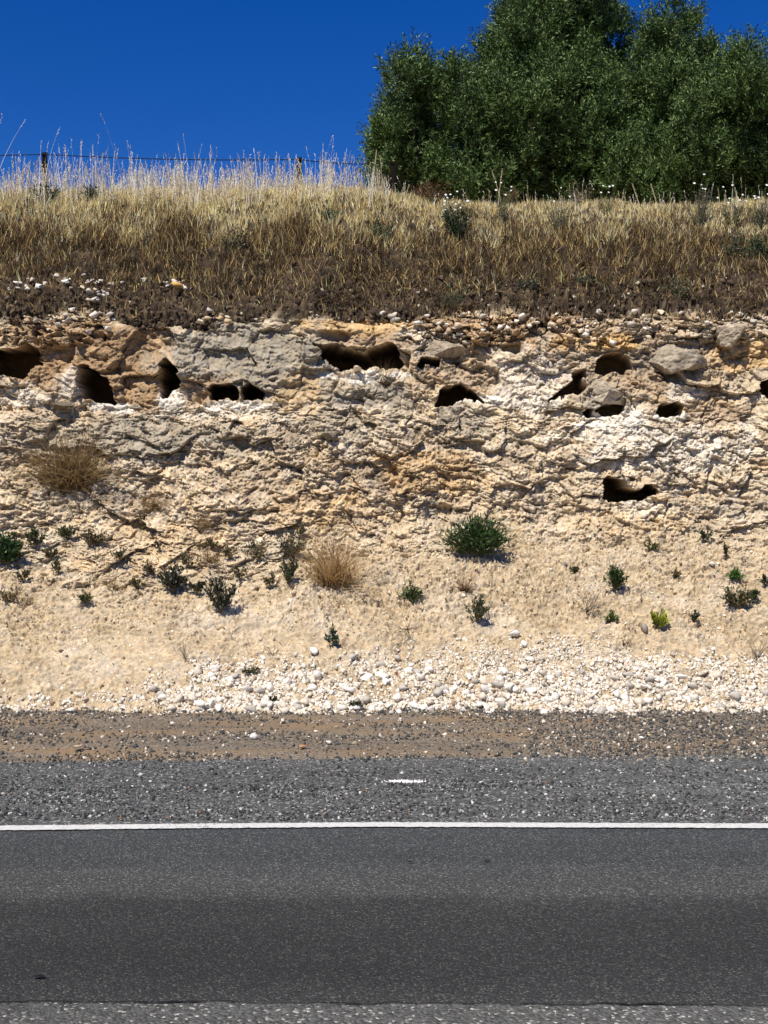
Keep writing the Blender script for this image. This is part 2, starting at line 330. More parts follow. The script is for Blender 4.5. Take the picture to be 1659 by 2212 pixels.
# ------------------------------------------------------------------ ground, road, shoulder, verge
def sheet(name, x0, x1, ya, yb, z, mat, nx=2, kind='structure', edge_a=None, edge_b=None):
    xx = np.linspace(x0, x1, nx); A = np.full(nx, ya) if edge_a is None else edge_a(xx); B = np.full(nx, yb) if edge_b is None else edge_b(xx)
    V = np.concatenate([np.stack([xx, A, np.full(nx, z)], -1), np.stack([xx, B, np.full(nx, z)], -1)])
    i = np.arange(nx-1); F = np.stack([i, i+1, i+1+nx, i+nx], -1)
    return tag(mk(name, V, F, mat), kind=kind)
def aggregate(name, base, chip, chipfrac, scale, bumpd, stretch=1., tint2=None, rough=.85):
    m = bpy.data.materials.new(name); m.use_nodes = True; t = m.node_tree; N = t.nodes; L = t.links; p = N['Principled BSDF']
    p.inputs['Roughness'].default_value = rough; p.inputs['Specular IOR Level'].default_value = .35
    tc = N.new('ShaderNodeTexCoord')
    vo = N.new('ShaderNodeTexVoronoi'); vo.inputs['Scale'].default_value = scale; L.new(tc.outputs['Object'], vo.inputs['Vector'])
    sp = N.new('ShaderNodeSeparateColor'); L.new(vo.outputs['Color'], sp.inputs[0])
    r = N.new('ShaderNodeValToRGB'); e = r.color_ramp.elements
    e[0].position = 0; e[0].color = (*[c*.55 for c in base], 1); e[1].position = 1; e[1].color = (*chip, 1)
    a = e.new(.45); a.color = (*base, 1); b = e.new(1-chipfrac); b.color = (*[c*1.5 for c in base], 1)
    b2 = e.new(1-chipfrac*.5); b2.color = (*[(c*.5+d*.5) for c, d in zip(chip, base)], 1)
    L.new(sp.outputs[0], r.inputs[0])
    nz = N.new('ShaderNodeTexNoise'); nz.inputs['Scale'].default_value = 1.3; nz.inputs['Detail'].default_value = 5
    mp = N.new('ShaderNodeMapping'); mp.inputs['Scale'].default_value = (.25, 1.6, 1); L.new(tc.outputs['Object'], mp.inputs[0]); L.new(mp.outputs[0], nz.inputs['Vector'])
    mr = N.new('ShaderNodeMapRange'); mr.inputs[1].default_value = .3; mr.inputs[2].default_value = .7; mr.inputs[3].default_value = .8; mr.inputs[4].default_value = 1.2
    L.new(nz.outputs[0], mr.inputs[0])
    mx = N.new('ShaderNodeVectorMath'); mx.operation = 'SCALE'; L.new(r.outputs[0], mx.inputs[0]); L.new(mr.outputs[0], mx.inputs['Scale'])
    src = mx.outputs[0]
    if tint2:
        n3 = N.new('ShaderNodeTexNoise'); n3.inputs['Scale'].default_value = 1.1; n3.inputs['Detail'].default_value = 7; n3.inputs['Roughness'].default_value = .6
        mp3 = N.new('ShaderNodeMapping'); mp3.inputs['Scale'].default_value = (.6, 2.2, 1); L.new(tc.outputs['Object'], mp3.inputs[0]); L.new(mp3.outputs[0], n3.inputs['Vector'])
        m3 = N.new('ShaderNodeMapRange'); m3.inputs[1].default_value = .48; m3.inputs[2].default_value = .64; L.new(n3.outputs[0], m3.inputs[0])
        mi = N.new('ShaderNodeMix'); mi.data_type = 'RGBA'; L.new(m3.outputs[0], mi.inputs[0]); L.new(src, mi.inputs[6]); mi.inputs[7].default_value = (*tint2, 1); src = mi.outputs[2]
    L.new(src, p.inputs['Base Color'])
    b = N.new('ShaderNodeBump'); b.inputs['Distance'].default_value = bumpd; b.invert = True; L.new(vo.outputs['Distance'], b.inputs['Height']); L.new(b.outputs[0], p.inputs['Normal'])
    return m
M_ground = aggregate('scrubby_ground', (.22,.17,.10), (.4,.33,.2), .1, 12, .01)
M_old = aggregate('old_seal', (.074,.074,.068), (.42,.40,.35), .10, 95, .006)
M_dark = aggregate('dark_asphalt', (.024,.023,.021), (.12,.115,.10), .08, 130, .004)
M_mid = aggregate('blue_grey_asphalt', (.046,.049,.049), (.24,.24,.22), .10, 110, .005)
M_shoulder = aggregate('sealed_gravel', (.074,.076,.073), (.36,.355,.33), .15, 80, .007)
M_verge = aggregate('dusty_verge', (.16,.13,.095), (.38,.33,.25), .08, 70, .008, tint2=(.24,.165,.095))
def lane():
    m = aggregate('lane_asphalt', (.046,.048,.047), (.20,.20,.185), .16, 150, .005); t = m.node_tree; N = t.nodes; L = t.links; p = N['Principled BSDF']
    src = p.inputs['Base Color'].links[0].from_socket
    tc = N.new('ShaderNodeTexCoord'); sx = N.new('ShaderNodeSeparateXYZ'); L.new(tc.outputs['Object'], sx.inputs[0])
    nz = N.new('ShaderNodeTexNoise'); nz.inputs['Scale'].default_value = 2.2; nz.inputs['Detail'].default_value = 8; nz.inputs['Roughness'].default_value = .7
    mp = N.new('ShaderNodeMapping'); mp.inputs['Scale'].default_value = (.35, 1.4, 1); L.new(tc.outputs['Object'], mp.inputs[0]); L.new(mp.outputs[0], nz.inputs['Vector'])
    ad = N.new('ShaderNodeMath'); ad.operation = 'MULTIPLY_ADD'; L.new(nz.outputs[0], ad.inputs[0]); ad.inputs[1].default_value = .55; L.new(sx.outputs[1], ad.inputs[2])
    mr = N.new('ShaderNodeMapRange'); mr.inputs[1].default_value = 3.275+.55*.5-.275; mr.inputs[2].default_value = 6.275; L.new(ad.outputs[0], mr.inputs[0])
    ra = N.new('ShaderNodeValToRGB'); e = ra.color_ramp.elements; L.new(mr.outputs[0], ra.inputs[0])
    def y2(y): return (y-3.0)/3.0
    e[0].position = y2(3.7); e[0].color = (.66, .66, .64, 1); e[1].position = 1; e[1].color = (.96, 1.0, 1.02, 1)
    for y, c in ((4.0, (.52,.52,.51)), (4.55, (.46,.46,.45)), (4.72, (.60,.60,.59)), (4.86, (1.06,1.06,1.02)), (5.05, (1.10,1.10,1.07)), (5.3, (.86,.89,.90)), (5.6, (.98,1.02,1.05))):
        q = e.new(y2(y)); q.color = (*c, 1)
    mx = N.new('ShaderNodeVectorMath'); mx.operation = 'MULTIPLY'; L.new(src, mx.inputs[0]); L.new(ra.outputs[0], mx.inputs[1]); L.new(mx.outputs[0], p.inputs['Base Color']); return m
M_lane = lane()
def n1(x, f, s): return fbm(np.asarray(x)*f, np.asarray(x)*0+s*3.3, 3, s)
def curve_line(x): # kerb-side line of the lane, bending very slightly
    v = np.interp(x, [-40, -2, -1, 0, 2, 40], [1800, 1792, 1787.5, 1784, 1787, 1790]); return FU*CAMZ/(v-CV)
gnd = sheet('ground', -2500, 2500, -2500, 2500, -.35, M_ground)
def seam(x): return 3.745+.012*n1(x, 1.6, 3)+.01*n1(x, 9, 5)-.016*x
def track(x): return 4.77+.03*n1(x, 1.2, 7)+.02*n1(x, 14, 8)
road = sheet('road', -90, 90, -6, 5.95, 0, M_lane, 400)
def dense_edges(a): return a
old = sheet('old_road_seal', -9, 9, -.5, 3.7, .004, M_old, 1200, edge_b=lambda x: seam(x))
crk = sheet('road_crack', -9, 9, 0, 0, .008, node_mat('tar_crack', .6, (.008,.008,.008), var=.3, vscale=40), 1800,
    edge_a=lambda x: seam(x)-.001, edge_b=lambda x: seam(x)+.001+np.maximum(0, .004+.008*n1(x, 3, 12)+.005*n1(x, 25, 14)))
sh = sheet('road_shoulder', -90, 90, 0, 0, .002, M_shoulder, 3000, edge_a=lambda x: curve_line(x)+.06, edge_b=lambda x: 7.5+.045*x+.03*n1(x, 2, 17)+.03*n1(x, 17, 18))
vg = sheet('verge', -90, 90, 7.1, 9.6, -.004, M_verge, 50)
M_line = node_mat('road_paint', .6, (.60,.60,.57), var=.18, vscale=50, bump=.004, bscale=110)
def worn():
    t = M_line.node_tree; N = t.nodes; L = t.links; p = N['Principled BSDF']; src = p.inputs['Base Color'].links[0].from_socket
    tc = N.new('ShaderNodeTexCoord'); a = N.new('ShaderNodeTexNoise'); a.inputs['Scale'].default_value = 75; a.inputs['Detail'].default_value = 4; L.new(tc.outputs['Object'], a.inputs['Vector'])
    b = N.new('ShaderNodeTexNoise'); b.inputs['Scale'].default_value = 1.7; b.inputs['Detail'].default_value = 5; L.new(tc.outputs['Object'], b.inputs['Vector'])
    s_ = N.new('ShaderNodeMath'); s_.operation = 'MULTIPLY_ADD'; L.new(b.outputs[0], s_.inputs[0]); s_.inputs[1].default_value = .5; L.new(a.outputs[0], s_.inputs[2])
    m = N.new('ShaderNodeMapRange'); m.inputs[1].default_value = .88; m.inputs[2].default_value = .96; L.new(s_.outputs[0], m.inputs[0])
    mi = N.new('ShaderNodeMix'); mi.data_type = 'RGBA'; L.new(m.outputs[0], mi.inputs[0]); L.new(src, mi.inputs[6]); mi.inputs[7].default_value = (.12, .12, .115, 1); L.new(mi.outputs[2], p.inputs['Base Color'])
worn()
ln = sheet('edge_line', -60, 60, 0, 0, .008, M_line, 8000,
    edge_a=lambda x: curve_line(x)-.043+.006*n1(x, 30, 21)+.003*n1(x, 90, 27), edge_b=lambda x: curve_line(x)+.043+.006*n1(x, 30, 22)+.003*n1(x, 90, 28))

# ------------------------------------------------------------------ loose stones
def ico(sub):
    import bmesh
    bm = bmesh.new(); bmesh.ops.create_icosphere(bm, subdivisions=sub, radius=1)
    V = np.array([v.co[:] for v in bm.verts]); F_ = np.array([[v.index for v in f.verts] for f in bm.faces]); bm.free(); return V, F_
I1, IF1 = ico(1); I2, IF2 = ico(2); I3, IF3 = ico(3); I5, IF5 = ico(6)
def chipped(V, seed, cuts=9, jit=.03):
    r = np.random.default_rng(seed); V = V.copy(); cuts += 4
    for k in range(cuts):                       # plane cuts give broken limestone its flat faces
        n = nrm(r.normal(size=3)); d = r.uniform(.38, .8); s = V@n-d; V -= np.maximum(s, 0)[:, None]*n
    V += r.normal(size=V.shape)*jit; V /= np.abs(V).max()*.95
    return V
def hull(seed, npts):
    import bmesh
    q = np.random.default_rng(seed); P = nrm(q.normal(size=(npts, 3)))*q.uniform(.75, 1, (npts, 1)); bm = bmesh.new()
    for p in P: bm.verts.new(p)
    res = bmesh.ops.convex_hull(bm, input=bm.verts); bmesh.ops.delete(bm, geom=[g for g in set(res['geom_interior']+res['geom_unused']) if isinstance(g, bmesh.types.BMVert)], context='VERTS')
    bmesh.ops.triangulate(bm, faces=bm.faces[:]); bm.verts.index_update()
    V = np.array([v.co[:] for v in bm.verts]); F_ = np.array([[v.index for v in f.verts] for f in bm.faces]); bm.free(); return V, F_
def rough_rock(seed):
    import bmesh
    V, F_ = hull(seed, 12); me = bpy.data.meshes.new('t'); me.from_pydata(V.tolist(), [], F_.tolist()); bm = bmesh.new(); bm.from_mesh(me); bpy.data.meshes.remove(me)
    bmesh.ops.triangulate(bm, faces=bm.faces[:]); bmesh.ops.subdivide_edges(bm, edges=bm.edges[:], cuts=1, use_grid_fill=True)
    bmesh.ops.triangulate(bm, faces=bm.faces[:]); V = np.array([v.co[:] for v in bm.verts]); bm.verts.index_update(); F_ = np.array([[v.index for v in f.verts] for f in bm.faces]); bm.free()
    V = V*(1+.05*fbm(V[:, 0]*3+seed, V[:, 1]*3+V[:, 2]*2, 3, seed))[:, None]; return V, F_
def rotm(n, flat=None):
    q = nrm(rng.normal(size=(n, 4))); 
    if flat: q[:, 1:3] *= flat; q = nrm(q)
    a, b, c, d = q.T
    return np.stack([1-2*(c*c+d*d), 2*(b*c-a*d), 2*(b*d+a*c), 2*(b*c+a*d), 1-2*(b*b+d*d), 2*(c*d-a*b), 2*(b*d-a*c), 2*(c*d+a*b), 1-2*(b*b+c*c)], -1).reshape(n, 3, 3)
def scatter(name, bases, BF, pos, size, colr, mat, flat=.35, squash=(.55, 1), smooth=False):
    n = len(pos); kb = len(bases); V = []; FF = []; CC = []; off = 0
    which = rng.integers(0, kb, n)
    for k in range(kb):
        ix = np.nonzero(which == k)[0]; m = len(ix)
        if not m: continue
        s = np.stack([np.ones(m), rng.uniform(.6, 1, m), rng.uniform(*squash, m)], -1)*size[ix][:, None]
        bV, bF = bases[k]; B = bV[None]*s[:, None, :]
        W = np.einsum('nij,nkj->nki', rotm(m, flat), B)+pos[ix][:, None, :]
        V.append(W.reshape(-1, 3)); FF.append((bF[None]+(np.arange(m)*len(bV))[:, None, None]).reshape(-1, 3)+off); off += m*len(bV)
        CC.append(np.repeat(colr[ix], len(bV), 0))
    return mk(name, np.concatenate(V), np.concatenate(FF), mat, np.concatenate(CC), smooth)
B1 = [hull(10+i, 9) for i in range(10)]
def palette(n, cols, p, j=.15):
    c = np.array(cols)[rng.choice(len(cols), n, p=p)]; return c*(1+rng.normal(size=(n, 1))*j)
# dark chips worked loose on the sealed shoulder
n = 30000; gx_ = rng.uniform(-4.2, 4.2, n); gy_ = rng.uniform(5.97, 7.65, n)
dens = .25+.75*sstep(-.3, .3, fbm(gx_*.8, gy_*4, 3, 201)) ; dens *= .35+.65*(1-sstep(6.7, 7.2, gy_)); dens *= (gy_ > curve_line(gx_)+.07)
k = rng.random(n) < dens; gx_, gy_ = gx_[k], gy_[k]; n = len(gx_)
o = scatter('shoulder_gravel', B1, IF1, np.stack([gx_, gy_, np.full(n, .004)], -1), rng.gamma(5, .0016, n)+.002,
    palette(n, [(.036,.038,.038), (.11,.113,.11), (.22,.215,.20), (.52,.50,.44), (.22,.13,.08)], [.42,.34,.15,.08,.01]), M_stone, flat=.5)
tag(o, 'loose dark blue metal gravel chips on the sealed road shoulder', 'gravel', kind='stuff')
# mixed gravel and crumbs on the dusty verge
n = 26000; gx_ = rng.uniform(-4.6, 4.6, n); gy_ = rng.uniform(7.4, 9.55, n)
clump = sstep(-.15, .35, fbm(gx_*.9+7, gy_*2.5, 4, 211)); edge = sstep(8.9, 9.3, gy_); right = sstep(0, 2.5, gx_)
k = rng.random(n) < np.clip(.10+.5*clump+.5*edge+.9*right, 0, 1); gx_, gy_ = gx_[k], gy_[k]; n = len(gx_)
vc = palette(n, [(.06,.062,.06), (.13,.12,.105), (.26,.21,.15), (.60,.54,.44)], [.40,.30,.20,.10])
o = scatter('verge_gravel', B1, IF1, np.stack([gx_, gy_, np.full(n, .001)], -1), rng.gamma(3.5, .0026, n)+.003, vc, M_stone, flat=.5)
tag(o, 'mixed grey and tan gravel strewn over the brown dirt verge', 'gravel', kind='stuff')
# limestone rubble that fell to the foot of the face
cand = np.argwhere((PV[:rmax:1] > 1340) & (np.abs(X[:rmax]) < 4.6)); cand = cand[rng.choice(len(cand), 120000)]
cu, cv = PU[cand[:, 0], cand[:, 1]], PV[cand[:, 0], cand[:, 1]]; cp = PT[cand[:, 0], cand[:, 1]]
top = np.interp(cu, [0, 250, 330, 420, 560, 700, 900, 960, 1050, 1250, 1450, 1659], [1508, 1500, 1470, 1440, 1420, 1425, 1400, 1380, 1400, 1380, 1420, 1425])
top = top+22*fbm(cu/60, cu*0, 3, 221)
ins = sstep(-25, 25, cv-top)*(1-.75*np.exp(-((cu-700)/45)**2-((cv-1430)/28)**2))*(1-.8*np.exp(-((cu-850)/35)**2-((cv-1490)/25)**2))
clus = .30+.70*sstep(-.4, .25, fbm(cp[:, 0]*2.5, cp[:, 1]*4, 3, 223))
leftthin = np.interp(cu, [0, 300, 450, 900, 1659], [.3, .4, .8, 1, 1.2])*np.interp(cv, [1400, 1480], [.65, 1])
k = rng.random(len(cu)) < ins*clus*leftthin; cp = cp[k]; cu = cu[k]; cv = cv[k]
n = min(len(cp), 34000); print('scree', len(cp)); cp = cp[:n]; cu = cu[:n]; cv = cv[:n]
sz = rng.gamma(1.5, .0075, n)+.004; sz *= np.interp(cv, [1400, 1470, 1530], [.75, 1.1, 1.15])
sc = palette(n, [(.76,.70,.60), (.62,.53,.41), (.46,.40,.32), (.38,.27,.17)], [.52,.28,.15,.05], .1)
cp[:, 2] += sz*.15
order = np.argsort(-sz); N_BIG = 270
smal = order[N_BIG:]
o = scatter('limestone_rubble', B1, IF1, cp[smal], np.minimum(sz[smal], .034), sc[smal], M_stone, flat=None)
tag(o, 'small white limestone chips and fragments filling the scree strip between bank and verge', 'rubble', kind='stuff')
stone_meshes = []
def stone_mesh(name, seed, colr, sub=2, cuts=11):
    V, BF = rough_rock(seed)
    o = mk(name, V, BF, M_stone, np.tile(np.array(colr), (len(V), 1)))
    me = o.data; bpy.data.objects.remove(o); return me
def place_stone(me, p, s, label, group=None, name='limestone_rock', rot=None, sq=(1, .8, .65), cat='rock'):
    o = bpy.data.objects.new(name, me); C.objects.link(o); o.location = p
    o.scale = tuple(s*q for q in sq); o.rotation_euler = rot if rot else (random.uniform(-.5, .5), random.uniform(-.5, .5), random.uniform(0, 6.28))
    return tag(o, label, cat, group)
wh = [stone_mesh('limestone_rock', 300+i, c) for i, c in enumerate([(.80,.74,.65)]*6+[(.66,.58,.46)]*3+[(.50,.46,.39)]*2)]
def zone(u):
    return ['at the far left edge', 'below the smooth sand fan at left', 'left of the dark scree weed', 'under the blue-green weed', 'at the middle of the photo', 'under the dark branching weed', 'below the perched white rock', 'under the round green weed', 'below the yellow-green plant', 'at the far right edge'][int(np.clip(u/166, 0, 9))]
def scree_label(j, s):
    return ('chunky' if s > .055 else 'mid-sized' if s > .04 else 'small')+' white rock in the '+('upper' if cv[j] < 1455 else 'lower' if cv[j] > 1500 else 'middle')+' scree '+zone(cu[j])
for j in order[:N_BIG]:
    p = cp[j]+np.array([0, -.005, .012]); s = max(.026, min(.066, sz[j]*1.15))
    place_stone(wh[random.randrange(len(wh))], p, s, scree_label(j, s), 'broken rocks in the roadside scree', sq=(1, random.uniform(.65, .95), random.uniform(.5, .8)))
# crumbs scattered over the sandy slope
cand = np.argwhere((PV[:rmax] > 1150) & (np.abs(X[:rmax]) < 4.6)); cand = cand[rng.choice(len(cand), 16000)]
p_ = PT[cand[:, 0], cand[:, 1]]; k = rng.random(len(p_)) < .25+.75*rough_s[cand[:, 0], cand[:, 1]]; p_ = p_[k]; n = len(p_)
o = scatter('slope_crumbs', B1, IF1, p_, rng.gamma(1.8, .0045, n)+.003, palette(n, [(.56,.45,.30), (.72,.63,.49), (.34,.25,.15), (.22,.18,.14)], [.45,.3,.17,.08]), M_stone, flat=None)
tag(o, 'small crumbs of tan limestone scattered over the sandy slope', 'rubble', kind='stuff')
# crumbs caught on the rubbly rock face
rw = (rub+ledge)[:rmax]; cand = np.argwhere((rw > .5) & (np.abs(X[:rmax]) < 4.6) & (H[:rmax] > -.09)); cand = cand[rng.choice(len(cand), 3500)]
p_ = PT[cand[:, 0], cand[:, 1]]; n = len(p_)
fc = np.clip(col[cand[:, 0], cand[:, 1]]*rng.uniform(.85, 1.35, (n, 1)), 0, .85)
o = scatter('face_fragments', B1, IF1, p_, rng.gamma(2.4, .0052, n)+.004, fc, M_stone, flat=None)
tag(o, 'knobbly limestone fragments bedded in the rubbly parts of the rock face', 'rubble', kind='stuff')

# stones set along the brow of the face, and those thrown on the left bank
lb = [stone_mesh('brow_stone', 400+i, c, 2) for i, c in enumerate([(.66,.55,.40), (.74,.67,.56), (.55,.40,.24), (.50,.45,.37), (.80,.74,.64)])]
nb = 0
for i in range(430):
    u = random.uniform(-10, 1670)
    if 250 < u < 430 or (500 < u < 840 and random.random() < .8): continue
    v = random.gauss(690 if u < 870 else 700, 9 if u < 870 else 20)
    if u < 240: v = random.gauss(695-12*math.exp(-((u-185)/60)**2), 12)
    if not 664 < v < 750: continue
    p, nn = on(u, v); s = random.choice([.022, .028, .034, .045, .06])
    kk = random.randrange(5); place_stone(lb[kk], p+nn*s*.2+np.array([0, -s*.5, 0]), s, ('little ' if s < .028 else 'sizeable ' if s > .035 else '')+['cream', 'pale', 'brown', 'grey', 'white'][kk]+' stone on the brow of the rock face '+('above the left-edge cave' if u < 130 else 'on the left knoll' if u < 260 else 'above the twin small caves' if u < 660 else 'above the widest cave' if u < 880 else 'over the smooth grey slab' if u < 1090 else 'over the slanting slit cave' if u < 1270 else 'over the triangular cave' if u < 1400 else 'over the broad grey boulder' if u < 1530 else 'near the right-edge boulder'), 'stones along the brow of the rock face', 'brow_stone', sq=(1, .8, random.uniform(.45, .7)), cat='stone')
    nb += 1
    if nb >= 230: break
for i in range(64):
    cl = random.choice([(60, 628, 50, 10), (130, 612, 40, 8), (205, 622, 35, 16), (290, 625, 60, 9), (215, 655, 25, 8), (385, 625, 22, 10)])
    u, v = random.gauss(cl[0], cl[2]*.55), random.gauss(cl[1], cl[3]*.7)
    if u < -5: continue
    p, nn = on(u, v); s = random.choice([.028, .035, .045, .06])
    place_stone(random.choice([wh[0], wh[1], lb[0], lb[1], wh[6], wh[9]]), p+nn*s*.75+np.array([0, -.02, .02]), s, ('large' if s > .05 else 'medium' if s > .03 else 'small')+' pale stone on the dark left bank '+{60: 'in the cluster at the left edge', 130: 'in the second cluster from left', 205: 'in the cluster above the knoll', 290: 'in the thin line right of the knoll', 215: 'just above the knoll', 385: 'beside the orange stone'}[cl[0]], 'pale stones strewn on the left bank', 'bank_stone', sq=(1, .8, .6), cat='stone')
p, nn = on(381, 632); place_stone(stone_mesh('bank_stone', 480, (.72,.43,.14), 2), p+nn*.05+np.array([0, -.04, .03]), .085, 'orange and white stone, the largest one on the left bank among dry weeds', None, 'bank_stone', cat='stone', rot=(.2, .1, .5))

# boulders standing proud of the face
def boulder(u, v, su, sv, depth, colr, label, seed, proud=.4):
    p, nn = on(u, v); V = chipped(I5, seed, 8, 0); sx = su/FU*p[1]; sz_ = sv/FU*p[1]
    V = V+nrm(V)*(.07*fbm(V[:, 0]*2+seed, V[:, 2]*2+V[:, 1], 4, seed))[:, None]
    import mathutils
    V = np.concatenate([V]); F_ = IF5; fa, fb = facet(V[:, 0]*2.6+seed, V[:, 2]*2.2+V[:, 1]*1.5, seed, .25, 1.2); fc_, fd = facet(V[:, 0]*7+seed, V[:, 2]*6+V[:, 1]*4, seed+3, .3, 1.2); V = V+nrm(V)*(.07*fbm(V[:, 0]*2.5, V[:, 2]*2.5+V[:, 1], 3, seed)+.03*fbm(V[:, 0]*8, V[:, 2]*7+V[:, 1]*3, 4, seed+9))[:, None]
    # one level finer for a pitted skin
    W = V*np.array([sx, depth, sz_])
    g = fbm(V[:, 0]*3+seed, V[:, 2]*3+V[:, 1]*2, 5, seed+1, .65); cc = np.array(colr)*np.array([.98,.87,.72])*(1+.4*g[:, None])
    o = mk('boulder', W, F_, M_rock, cc, smooth=True, loc=p+np.array([0, depth*(1-proud)-.065, 0]))
    return tag(o, label, 'boulder')
boulder(1312, 852, 62, 38, .2, (.40,.38,.34), 'rounded grey boulder set above a white-floored hollow, under the triangular cave', 501, .75)
boulder(1452, 778, 68, 46, .2, (.36,.34,.30), 'broad grey boulder with a dark slanting hollow beneath it, upper right of the face', 502, .6)
boulder(1577, 722, 40, 30, .16, (.40,.37,.32), 'grey lumpy boulder wedged in the brow of the face near the right edge', 503, .9)
boulder(773, 793, 10, 8, .06, (.80,.76,.68), 'small white rock sitting on the sill of the widest cave', 504, 1.1)
boulder(1428, 1072, 18, 9, .08, (.66,.58,.46), 'flat cream rock jutting out just right of the lowest cave', 505, .9)
boulder(714, 942, 18, 13, .08, (.28,.26,.22), 'small dark grey rock protruding mid-face below the widest cave', 506, .9)
boulder(955, 752, 46, 22, .12, (.33,.30,.26), 'smooth grey slab above the small slit hollow right of the widest cave', 507, .55)
boulder(135, 876, 34, 10, .1, (.20,.185,.155), 'dark flat slab jutting from the face above the big dry tussock', 508, .8)

# single stones lying on verge and slope
def lone(u, v, w_, colr, label, seed, sq=(1, .8, .6), name='stone'):
    Yg = FU*CAMZ/(v-CV); p = np.array([(u-CU)/FU*Yg, Yg, 0]); s = w_/2/FU*Yg
    return place_stone(stone_mesh(name, seed, colr), p+np.array([0, 0, s*.35]), s, label, None, name, rot=(.1, .1, .3*seed % 3), sq=sq, cat='stone')
lone(548, 1596, 26, (.84,.80,.73), 'white block, largest lone stone on the dirt verge, left of centre', 601, (1, .8, .75))
lone(708, 1608, 24, (.80,.74,.65), 'flat white stone on the brown verge beside the orange piece', 602, (1, .7, .4))
lone(656, 1617, 30, (.52,.26,.13), 'flat orange-brown piece of clay on the verge', 603, (1, .7, .25))
lone(857, 1604, 18, (.72,.66,.50), 'small yellowish stone on the verge in the middle of the photo', 604)
lone(165, 1622, 60, (.60,.47,.30), 'wide flat lump of pale sandstone at the left end of verge', 605, (1, .5, .12))
lone(515, 1597, 12, (.76,.72,.65), 'tiny white stone just left of the large white block', 606)
lone(1385, 1597, 16, (.85,.82,.75), 'white pebble on the dark gravel verge at right, beside a yellow pebble', 607)
lone(1402, 1590, 12, (.62,.47,.22), 'yellow pebble right beside the white pebble on the right verge', 608)
lone(1143, 1578, 13, (.84,.80,.73), 'white pebble alone on the brown verge right of centre', 609)
lone(683, 1582, 12, (.80,.77,.70), 'small white pebble above the flat white stone on verge', 610)
lone(372, 1566, 18, (.76,.70,.60), 'cream stone at the top of the verge, left part', 611)
lone(265, 1536, 20, (.045,.045,.045), 'black lump lying where the scree meets the verge at left', 612)
lone(233, 1518, 17, (.62,.20,.11), 'red brick fragment on the white scree at far left', 613, (1, .8, .7))
lone(240, 1508, 12, (.66,.27,.15), 'smaller red fragment just above the red brick fragment', 614)
lone(855, 1533, 14, (.50,.17,.10), 'dark red fragment at the edge of the scree near the middle', 615)
lone(325, 1690, 12, (.75,.74,.70), 'white chip on the dark gravel shoulder at left', 616)
p, nn = on(1110, 1380); place_stone(stone_mesh('limestone_rock', 620, (.84,.80,.72)), p+np.array([0, -.03, .04]), .075, 'white rock perched above the scree with a black shadow under it', None, cat='rock', rot=(.2, .1, .4))
p, nn = on(1132, 1396); place_stone(stone_mesh('limestone_rock', 621, (.84,.80,.72)), p+np.array([0, -.02, .02]), .05, 'flat white rock just below the perched white rock', None, cat='rock', rot=(.1, .3, .4))
p, nn = on(1538, 1222); place_stone(stone_mesh('limestone_rock', 622, (.84,.81,.75)), p+np.array([0, -.02, .02]), .045, 'small white rock alone high on the sandy slope at right', None, cat='rock', rot=(.1, .3, 1.4))
p, nn = on(1390, 1362); place_stone(stone_mesh('grey_stone', 623, (.33,.29,.24)), p+np.array([0, -.02, .02]), .055, 'grey streaked stone on the sand left of the yellow-green plant', None, 'grey_stone', rot=(.1, 1.3, .4))
# smear of crushed white chips and a dark leaf on the seal
n = 420; a = rng.normal(size=(n, 2)); Yg = FU*CAMZ/(1690-CV); x0 = (872-CU)/FU*Yg
pp = np.stack([x0+np.clip(a[:, 0]*.055, -.13, .13), Yg+a[:, 1]*.016, np.full(n, .005)], -1)
o = scatter('crushed_stone', B1, IF1, pp, rng.uniform(.003, .008, n), palette(n, [(.84,.82,.77)], [1.], .05), M_stone, flat=.4)
tag(o, 'smear of crushed white stone on the grey gravel shoulder', 'crushed stone')
def flat_leaf(u, v, w_, colr, label):
    Yg = FU*CAMZ/(v-CV); L_ = w_/FU*Yg; t = np.linspace(0, 1, 9); hw = .22*L_*np.sin(np.pi*t)**.8
    z = .004+.004*np.sin(np.pi*t)
    A = np.stack([(t-.5)*L_, -hw, z], -1); M_ = np.stack([(t-.5)*L_, 0*t, z*.6], -1); B = np.stack([(t-.5)*L_, hw, z], -1)
    V = np.concatenate([A, M_, B]); i = np.arange(8); F_ = np.concatenate([np.stack([i, i+1, i+10, i+9], -1), np.stack([i+9, i+10, i+19, i+18], -1)])
    o = mk('fallen_leaf', V, F_, node_mat('dead_leaf', .6, colr, vscale=60), loc=((u-CU)/FU*Yg, Yg, .004)); return tag(o, label, 'leaf')
flat_leaf(85, 2115, 30, (.008,.008,.008), 'black curled leaf on the dark asphalt at lower left')
flat_leaf(1053, 1863, 17, (.012,.012,.011), 'small dark leaf on the lane right of centre below the white line')
flat_leaf(886, 1866, 14, (.012,.012,.011), 'dark sliver of leaf on the lane in the middle below the white line')

